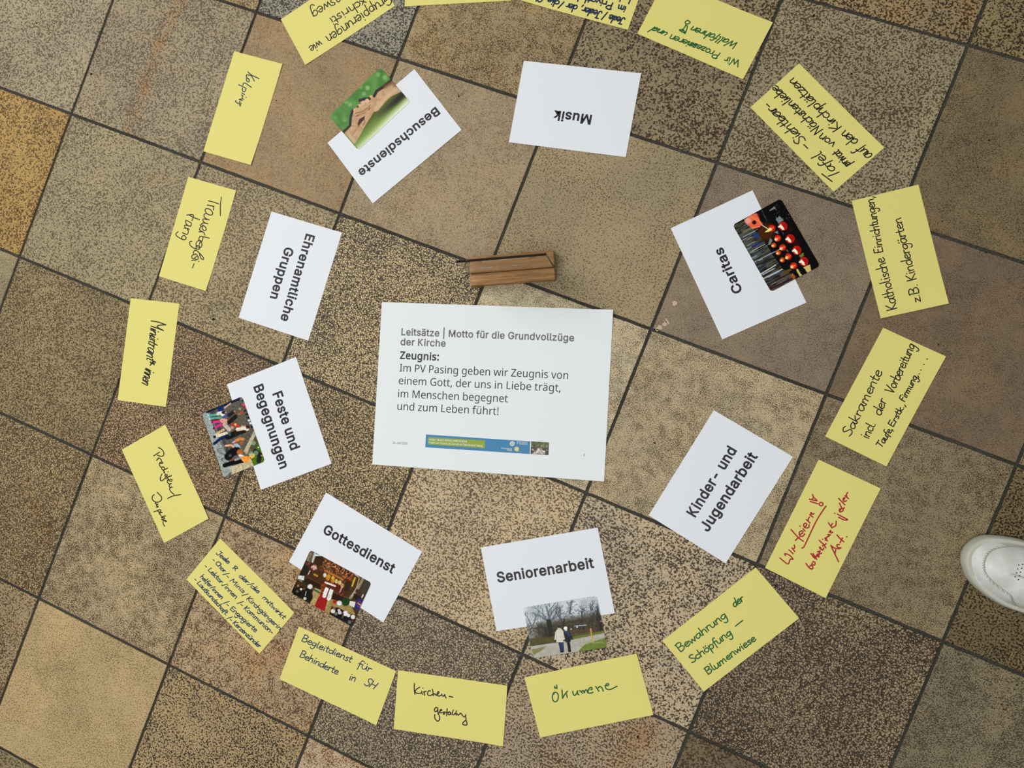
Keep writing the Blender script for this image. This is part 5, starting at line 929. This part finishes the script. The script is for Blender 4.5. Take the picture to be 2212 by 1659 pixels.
def photo(corners, cr, painter, label, w=.1305, h=.0885, z=.00125, r=.0055, res=(190, 128)):
    c, a = fit_rect(corners, w, h); nx, ny = res; t = .0004
    ca, sa = math.cos(a), math.sin(a)
    V, F = [], []
    for j in range(ny + 1):
        for i in range(nx + 1):
            x, y = -w / 2 + w * i / nx, -h / 2 + h * j / ny
            qx, qy = abs(x) - (w / 2 - r), abs(y) - (h / 2 - r)
            if qx > 0 and qy > 0:
                d = math.hypot(qx, qy)
                if d > r: x, y = math.copysign(w / 2 - r + qx * r / d, x), math.copysign(h / 2 - r + qy * r / d, y)
            V.append((x, y, z))
    W = nx + 1
    for j in range(ny):
        for i in range(nx): F.append((j * W + i, j * W + i + 1, (j + 1) * W + i + 1, (j + 1) * W + i))
    nt = len(V); nf = len(F)
    R = rounded(w, h, r); b = len(V)
    V += [(x, y, z) for x, y in R] + [(x, y, z - t) for x, y in R]; n = len(R)
    for k in range(n): F.append((b + k, b + n + k, b + n + (k + 1) % n, b + (k + 1) % n))
    F.append(tuple(b + n + k for k in reversed(range(n))))
    me = mesh_from('photograph', V, F)
    P = np.array(V[:nt]); Wd = np.stack([c.x + P[:, 0] * ca - P[:, 1] * sa, c.y + P[:, 0] * sa + P[:, 1] * ca, P[:, 2]], 1)
    px = project(Wd); x0, y0, s = cr
    col = np.clip(painter((px[:, 0] - x0) * s, (px[:, 1] - y0) * s), 0, 255) / 255
    col = np.clip(col + (col - .45) * .16 - .02, 0, 1)
    col = np.where(col <= .04045, col / 12.92, ((col + .055) / 1.055) ** 2.4)
    full = np.ones((len(V), 4), np.float32); full[:nt, :3] = col; full[nt:, :3] = .6
    at = me.color_attributes.new('print', 'FLOAT_COLOR', 'POINT'); at.data.foreach_set('color', full.ravel())
    o = link('photograph', me, [M_PHOTO, M_PHOTO_EDGE])
    for p in me.polygons:
        if p.index >= nf: p.material_index = 1
    o.location = (c.x, c.y, 0); o.rotation_euler = (0, 0, a)
    return tag(o, label, 'photograph', 'photo prints lying on the theme sheets')
photo([(886.5,222),(776,326),(710.5,250.5),(820.8,144.5)], (690,130,4.532), paint_hands, 'photo print of two clasped hands before green, on the sheet Besuchsdienste')
photo([(1664,632),(1581,486.5),(1687.5,429),(1772.5,573.5)], (1560,420,4.329), paint_candles, 'photo print of red glass candles being lit, on the sheet Caritas')
photo([(525,855),(573.5,996.5),(484,1032.5),(435.3,894.2)], (425,850,5.147), paint_crowd, 'photo print of people sitting on street steps, on the sheet Feste und Begegnungen')
photo([(672.5,1187),(802.5,1257.5),(760.3,1353.5),(627.5,1281.5)], (620,1180,5.44), paint_altar, 'photo print of a church service at an altar, on the sheet Gottesdienst')
photo([(1129.4,1311.3),(1290.3,1284.6),(1311.2,1399),(1151.6,1422.6)], (1120,1275,6.345), paint_walk, 'photo print of an elderly couple walking in a park, on the sheet Seniorenarbeit')

# the little bridge picture in the footer banner of the centre sheet
def banner_picture():
    q = [unproject(*t) for t in ((1147.4,953.2),(1186,955.6),(1184.8,983.4),(1146,980.8))]
    nx, ny = 40, 28; V, F = [], []
    for j in range(ny + 1):
        for i in range(nx + 1):
            a, b = i / nx, j / ny
            P = (q[0] * (1 - a) + q[1] * a) * (1 - b) + (q[3] * (1 - a) + q[2] * a) * b; V.append((P.x, P.y))
    for j in range(ny):
        for i in range(nx): k = j * (nx + 1) + i; F.append((k, k + nx + 1, k + nx + 2, k + 1))
    o = A3.add('banner_picture', V, F, M_PHOTO, label='small printed picture of a footbridge under trees', eps=.00014)
    u = np.tile(np.arange(nx + 1) / nx * 100, ny + 1); v = np.repeat(np.arange(ny + 1) / ny * 70, nx + 1)
    p = Paint(u, v, (78,84,52)); p.over(np.clip((vnoise(u, v, 8, 1) - .45) * 3, 0, 1) * (v < 34), (122,138,86)); p.over((v > 32) * 1., (74,60,54))
    p.poly([(40,34),(60,34),(86,70),(12,70)], (168,152,148)); p.over(np.clip((vnoise(u, v, 7, 3) - .5) * 3, 0, 1) * (v > 40), (206,196,190))
    p.line([(0,40),(42,30)], 3, (60,46,40)); p.line([(100,40),(60,30)], 3, (60,46,40)); p.line([(0,58),(36,40)], 3, (50,40,36)); p.line([(100,58),(66,40)], 3, (50,40,36)); p.speck(5, .25, 2)
    c = np.clip(p.c, 0, 255) / 255; c = np.where(c <= .04045, c / 12.92, ((c + .055) / 1.055) ** 2.4)
    full = np.ones((len(V), 4), np.float32); full[:, :3] = c
    o.data.color_attributes.new('print', 'FLOAT_COLOR', 'POINT').data.foreach_set('color', full.ravel())
banner_picture()

# ------------------------------------------------------------------ wooden stand with acrylic plate
def wood_material():
    m = material('oiled_oak', (150,105,58), .5, .3); g = NT(m)
    tc = g.n('ShaderNodeTexCoord').outputs['Object']
    mp = g.n('ShaderNodeMapping'); mp.inputs['Scale'].default_value = (6, 150, 120); g.put(mp.inputs['Vector'], tc)
    n = g.noise(mp.outputs[0], 1.6, 4, .6)
    mp2 = g.n('ShaderNodeMapping'); mp2.inputs['Scale'].default_value = (35, 900, 700); g.put(mp2.inputs['Vector'], tc)
    f = g.noise(mp2.outputs[0], 1.2, 3, .6)
    c = g.mix(g.smooth(n, .3, .7), lin4((136,94,52)), lin4((184,138,84)))
    c = g.mix(g.smooth(f, .52, .68, 0, .7), c, lin4((92,60,32)))
    g.put(g.b.inputs['Base Color'], c)
    bp = g.n('ShaderNodeBump'); bp.inputs['Strength'].default_value = .25; bp.inputs['Distance'].default_value = .0005
    g.put(bp.inputs['Height'], f); g.put(g.b.inputs['Normal'], bp.outputs[0])
    return m
hc = crop(960, 520, 4.536)
HB = [unproject(*hc(*q), .02) for q in ((250,440),(1082,375),(1072,92),(248,160))]
hx = ((HB[1] - HB[0]) + (HB[2] - HB[3])).normalized(); hcen = sum(HB, Vector()) / 4
hl, hw = ((HB[1] - HB[0]).length + (HB[2] - HB[3]).length) / 2, ((HB[3] - HB[0]).length + (HB[2] - HB[1]).length) / 2
stand = bpy.data.objects.new('sign_stand', None); scene.collection.objects.link(stand)
stand.location = (hcen.x, hcen.y, 0); stand.rotation_euler = (0, 0, math.atan2(hx.y, hx.x)); stand.empty_display_size = .05
tag(stand, 'small wooden stand holding an upright clear acrylic plate, above the centre sheet', 'sign stand')
bpy.context.view_layer.update()
SI = stand.matrix_world.inverted()
PB0, PB1 = SI @ unproject(*hc(270,318), .02), SI @ unproject(*hc(1072,247), .02)
py0 = (PB0.y + PB1.y) / 2; pl = hl * .985; PT = .0042; PH = .124
bm = bmesh.new()
def box(bm, x0, x1, y0, y1, z0, z1):
    v = [bm.verts.new(q) for q in ((x0,y0,z0),(x1,y0,z0),(x1,y1,z0),(x0,y1,z0),(x0,y0,z1),(x1,y0,z1),(x1,y1,z1),(x0,y1,z1))]
    for f in ((3,2,1,0),(4,5,6,7),(0,1,5,4),(1,2,6,5),(2,3,7,6),(3,0,4,7)): bm.faces.new([v[k] for k in f])
# block with a saw kerf: two blocks joined by a floor strip
P = [(-hw/2, .0), (hw/2, .0), (hw/2, .02), (py0 + PT*.55, .02), (py0 + PT*.55, .008), (py0 - PT*.55, .008), (py0 - PT*.55, .02), (-hw/2, .02)]
va = [bm.verts.new((-hl/2, y, z)) for y, z in P]; vb = [bm.verts.new((hl/2, y, z)) for y, z in P]
for k in range(8): bm.faces.new((va[k], vb[k], vb[(k+1) % 8], va[(k+1) % 8]))
bm.faces.new(va); bm.faces.new(vb[::-1])
bmesh.ops.recalc_face_normals(bm, faces=bm.faces)
wb = link('wooden_base', bm_mesh('wooden_base', bm), wood_material(), stand)
bv = wb.modifiers.new('bevel', 'BEVEL'); bv.width = .0014; bv.segments = 2; bv.limit_method = 'ANGLE'
bm = bmesh.new(); box(bm, -pl/2, pl/2, py0 - PT/2, py0 + PT/2, .0083, PH)
bmesh.ops.recalc_face_normals(bm, faces=bm.faces)
m_ac = material('clear_acrylic', (250,252,252), .02, .6); m_ac.node_tree.nodes['Principled BSDF'].inputs['Transmission Weight'].default_value = 1.0
m_ac.node_tree.nodes['Principled BSDF'].inputs['IOR'].default_value = 1.49
pl_o = link('acrylic_plate', bm_mesh('acrylic_plate', bm), m_ac, stand)
bv = pl_o.modifiers.new('bevel', 'BEVEL'); bv.width = .0006; bv.segments = 2
pl_o['label'] = 'clear upright plate with white lettering'
# lettering engraved on the front of the plate
def plate_text():
    VV, FF = [], []
    yq = py0 - PT/2 - .00025
    for s, x0, x1, zb, hh, bold in (("hinüber", -pl*.47, -pl*.16, .062, .0125, .05), ("DAMIT KIRCHE ANDERS WIRD", -pl*.16, pl*.24, .064, .0058, .03)):
        V, F = text_mesh(s, bold); a0 = min(v[0] for v in V); a1 = max(v[0] for v in V); k = len(VV)
        for x, y, _ in V: VV.append((x0 + (x1 - x0) * (x - a0) / (a1 - a0), yq, zb + y / CAP * hh))
        FF += [tuple(k + i for i in f) for f in F]
    link('plate_lettering', mesh_from('plate_lettering', VV, FF), material('white_engraving', (214,206,190), .6), pl_o)
plate_text()

# ------------------------------------------------------------------ shoes
from mathutils.bvhtree import BVHTree
def interp(tab, x):
    if x <= tab[0][0]: return tab[0][1]
    for (a, b), (c, d) in zip(tab, tab[1:]):
        if x <= c: t = (x - a) / (c - a); t = t * t * (3 - 2 * t) * .4 + t * .6; return b + (d - b) * t
    return tab[-1][1]
OUT = [(107,-54.7),(78.3,-53),(57,-48),(34.4,-38.5),(16.9,-26.6),(4,-9.9),(-1.2,2.8),(-1.1,15.6),(5.5,29.6),(17.1,41.1),(32.5,48.5),(57.1,53.2),(79.8,54.7),
       (110,54),(145,50),(185,45),(225,42),(258,37),(277,24),(284,4),(277,-17),(258,-31),(225,-38),(185,-43),(145,-50)]
def shoe(name, label, origin, angle, up_mat, sole_mat, line_mat, lining, mirror=1):
    e = bpy.data.objects.new(name, None); scene.collection.objects.link(e); e.empty_display_size = .05
    e.location = origin; e.rotation_euler = (0, 0, angle); tag(e, label, 'shoe')
    C = catmull([(x * .001, y * .001 * mirror) for x, y in OUT] + [(OUT[0][0] * .001, OUT[0][1] * .001 * mirror)], 7)[:-1]
    N = len(C)
    def inset(d):
        R = []
        for i in range(N):
            a, b = np.array(C[i - 1]), np.array(C[(i + 1) % N]); t = b - a; t /= np.linalg.norm(t)
            R.append((C[i][0] - t[1] * d * -1 * sgn, C[i][1] + t[0] * d * -1 * sgn))
        return R
    area = sum(C[i - 1][0] * C[i][1] - C[i][0] * C[i - 1][1] for i in range(N)); sgn = -1 if area > 0 else 1
    V, F = [], []
    lay = [(.004, .0), (.0005, .003), (-.0003, .010), (.0008, .018), (.0022, .024), (.0042, .0262), (.0066, .0255)]
    for d, z in lay: V += [(x, y, z + .006 * max(0, (.03 - x) / .03) ** 2) for x, y in inset(d)]
    for l in range(len(lay) - 1):
        for k in range(N): F.append((l * N + k, l * N + (k + 1) % N, (l + 1) * N + (k + 1) % N, (l + 1) * N + k))
    F.append(tuple(range(N))[::-1]); F.append(tuple((len(lay) - 1) * N + k for k in range(N)))
    me = mesh_from('rubber_sole', V, F, True)
    bm = bmesh.new(); bm.from_mesh(me); bmesh.ops.recalc_face_normals(bm, faces=bm.faces); bm.to_mesh(me); bm.free()
    so = link('rubber_sole', me, sole_mat, e); so['label'] = 'rubber sole with a rounded toe rim'
    # upper: contours rising from the welt to a spine line
    base = inset(.0070); M = 16; V, F, MI = [], [], []
    Ht = [(.03,.050),(.05,.057),(.075,.063),(.10,.071),(.13,.084),(.16,.094),(.20,.092),(.25,.088),(.29,.092)]
    def spine(x, y):
        sx = min(max(x, .052), .235); return sx, (.003 - .004 * (sx - .05) / .2) * mirror
    for q in range(M + 1):
        f = q / M
        for x, y in base:
            sx, sy = spine(x, y); g = f ** 1.15
            X, Y = x + (sx - x) * g, y + (sy - y) * g
            z0 = .0235; H = interp(Ht, X)
            z = z0 + (H - z0) * math.sin(f * math.pi / 2) ** .72
            op = max(0, min(1, (X - .140) / .02))                     # ankle opening
            if op > 0 and f > .5:
                z = z * (1 - op) + op * (max(.038, z - (f - .5) * .30))
            V.append((X, Y, z))
    for q in range(M):
        for k in range(N):
            F.append((q * N + k, q * N + (k + 1) % N, (q + 1) * N + (k + 1) % N, (q + 1) * N + k)); MI.append(1 if (q >= M * .56 and V[q * N + k][0] > .158) else 0)
    F.append(tuple(M * N + k for k in range(N))); MI.append(0)
    me = mesh_from('leather_upper', V, F, True)
    bm = bmesh.new(); bm.from_mesh(me); bmesh.ops.recalc_face_normals(bm, faces=bm.faces); bm.to_mesh(me); bm.free()
    up = link('leather_upper', me, [up_mat, lining], e)
    for p, mi in zip(me.polygons, MI): p.material_index = mi
    return e, up
M_LEATHER = material('white_leather', (214,216,211), .42, .4)
g = NT(M_LEATHER); tc = g.n('ShaderNodeTexCoord').outputs['Object']
cr_ = g.noise(tc, 28.0, 4, .55); fine = g.noise(tc, 900.0, 2, .6)
g.put(g.b.inputs['Base Color'], g.mix(g.smooth(cr_, .35, .65), lin4((200,201,193)), lin4((220,222,218))))
bp = g.n('ShaderNodeBump'); bp.inputs['Strength'].default_value = .45; bp.inputs['Distance'].default_value = .004
g.put(bp.inputs['Height'], g.math('ADD', cr_, g.math('MULTIPLY', fine, .05))); g.put(g.b.inputs['Normal'], bp.outputs[0])
M_SOLE = material('white_rubber', (192,192,176), .6, .3); M_LINE = material('seam_thread', (168,160,142), .8, .1); M_LINING = material('grey_lining', (150,150,146), .9, .1)
shoe_o, shoe_up = shoe('sneaker', 'white leather sneaker toe entering from the right edge', (.88678, .13370, 0), .111677, M_LEATHER, M_SOLE, M_LINE, M_LINING)
bpy.context.view_layer.update()
def on_upper(P, lift=.0004):
    """floor photo-view points cast along the view onto the leather"""
    inv = shoe_o.matrix_world.inverted(); me = shoe_up.data
    bvh = BVHTree.FromPolygons([v.co for v in me.vertices], [tuple(p.vertices) for p in me.polygons])
    o = inv @ Vector(POS); R = []
    for q in P:
        d = (inv @ unproject(*q)) - o; hit, nor, _, _ = bvh.ray_cast(o, d.normalized())
        if hit is not None:
            if nor.dot(d) > 0: nor = -nor
            R.append((hit + nor * lift, nor))
    return R
def cord(name, runs, rad, mat, label=None):
    V, F = [], []
    for H in runs:
        n = len(H); b = len(V)
        if n < 2: continue
        for i, (p, nor) in enumerate(H):
            t = (H[min(i + 1, n - 1)][0] - H[max(i - 1, 0)][0]).normalized(); s = t.cross(nor).normalized()
            for k in range(6): a = k * math.pi / 3; V.append(tuple(p + (s * math.cos(a) + nor * math.sin(a) * .7) * rad))
        for i in range(n - 1):
            for k in range(6): F.append((b + i * 6 + k, b + i * 6 + (k + 1) % 6, b + (i + 1) * 6 + (k + 1) % 6, b + (i + 1) * 6 + k))
        F.append(tuple(b + k for k in range(6))); F.append(tuple(b + (n - 1) * 6 + k for k in range(6)))
    o = link(name, mesh_from(name, V, F, True), mat, shoe_o)
    if label: o['label'] = label
    return o
sc_ = crop(2052, 1140, 4.7625)
seam = [(800,207),(762,205),(680,198),(600,196),(480,215),(410,255),(372,310),(356,370),(360,430),(385,485),(470,575),(600,672),(636,705),(655,755),(690,795),(762,812),(800,815)]
def offset(P, d):
    R = []
    for i in range(len(P)):
        a, b = P[max(i - 1, 0)], P[min(i + 1, len(P) - 1)]; L = math.hypot(b[0] - a[0], b[1] - a[1]); R.append((P[i][0] + (b[1] - a[1]) / L * d, P[i][1] - (b[0] - a[0]) / L * d))
    return R
sm = catmull(seam, 8)
cord('seam', [on_upper([sc_(*q) for q in sm], .0001)], .0007, M_LINE, 'brownish seam line around the vamp')
for d in (9, 18):
    q = offset(sm, -d); runs = []; acc = 0
    st = on_upper([sc_(*t) for t in q], .0002)
    runs = [st[i:i + 2] for i in range(0, len(st) - 1, 3)]
    cord('stitching', runs, .00045, M_LINE)
rim = catmull([(800,150),(700,118),(560,112),(440,118),(330,140),(262,192),(214,265),(204,340),(222,430),(280,535),(380,645),(560,775),(700,838),(800,870)], 8)
cord('toe_piping', [on_upper([sc_(*q) for q in rim], .0002)], .0013, M_LEATHER, 'raised piping along the toe')
V, F = [], []
for (p, nor) in on_upper([sc_(*q) for q in ((708,384),(748,378),(697,424),(738,416),(685,464),(726,457),(672,505),(715,494),(704,533),(775,372),(778,410))], .0003):
    a = nor.orthogonal().normalized(); c = nor.cross(a); b = len(V)
    for k in range(10): V.append(tuple(p + (a * math.cos(k * .6283) + c * math.sin(k * .6283)) * .0009))
    F.append(tuple(range(b, b + 10)))
link('perforations', mesh_from('perforations', V, F), material('punched_hole', (40,38,36), .9, .1), shoe_o)
# the dark shoe whose contact shade enters at the left edge, standing just outside the frame
M_BLACK = material('black_leather', (26,25,26), .4, .4)
tip = unproject(-3, 1356)
shoe('leather_shoe', 'black leather shoe standing just beyond the left edge, shading the floor', (tip.x, tip.y, 0), math.pi + .1, M_BLACK, material('black_rubber', (22,22,22), .7, .2), M_BLACK, M_BLACK)
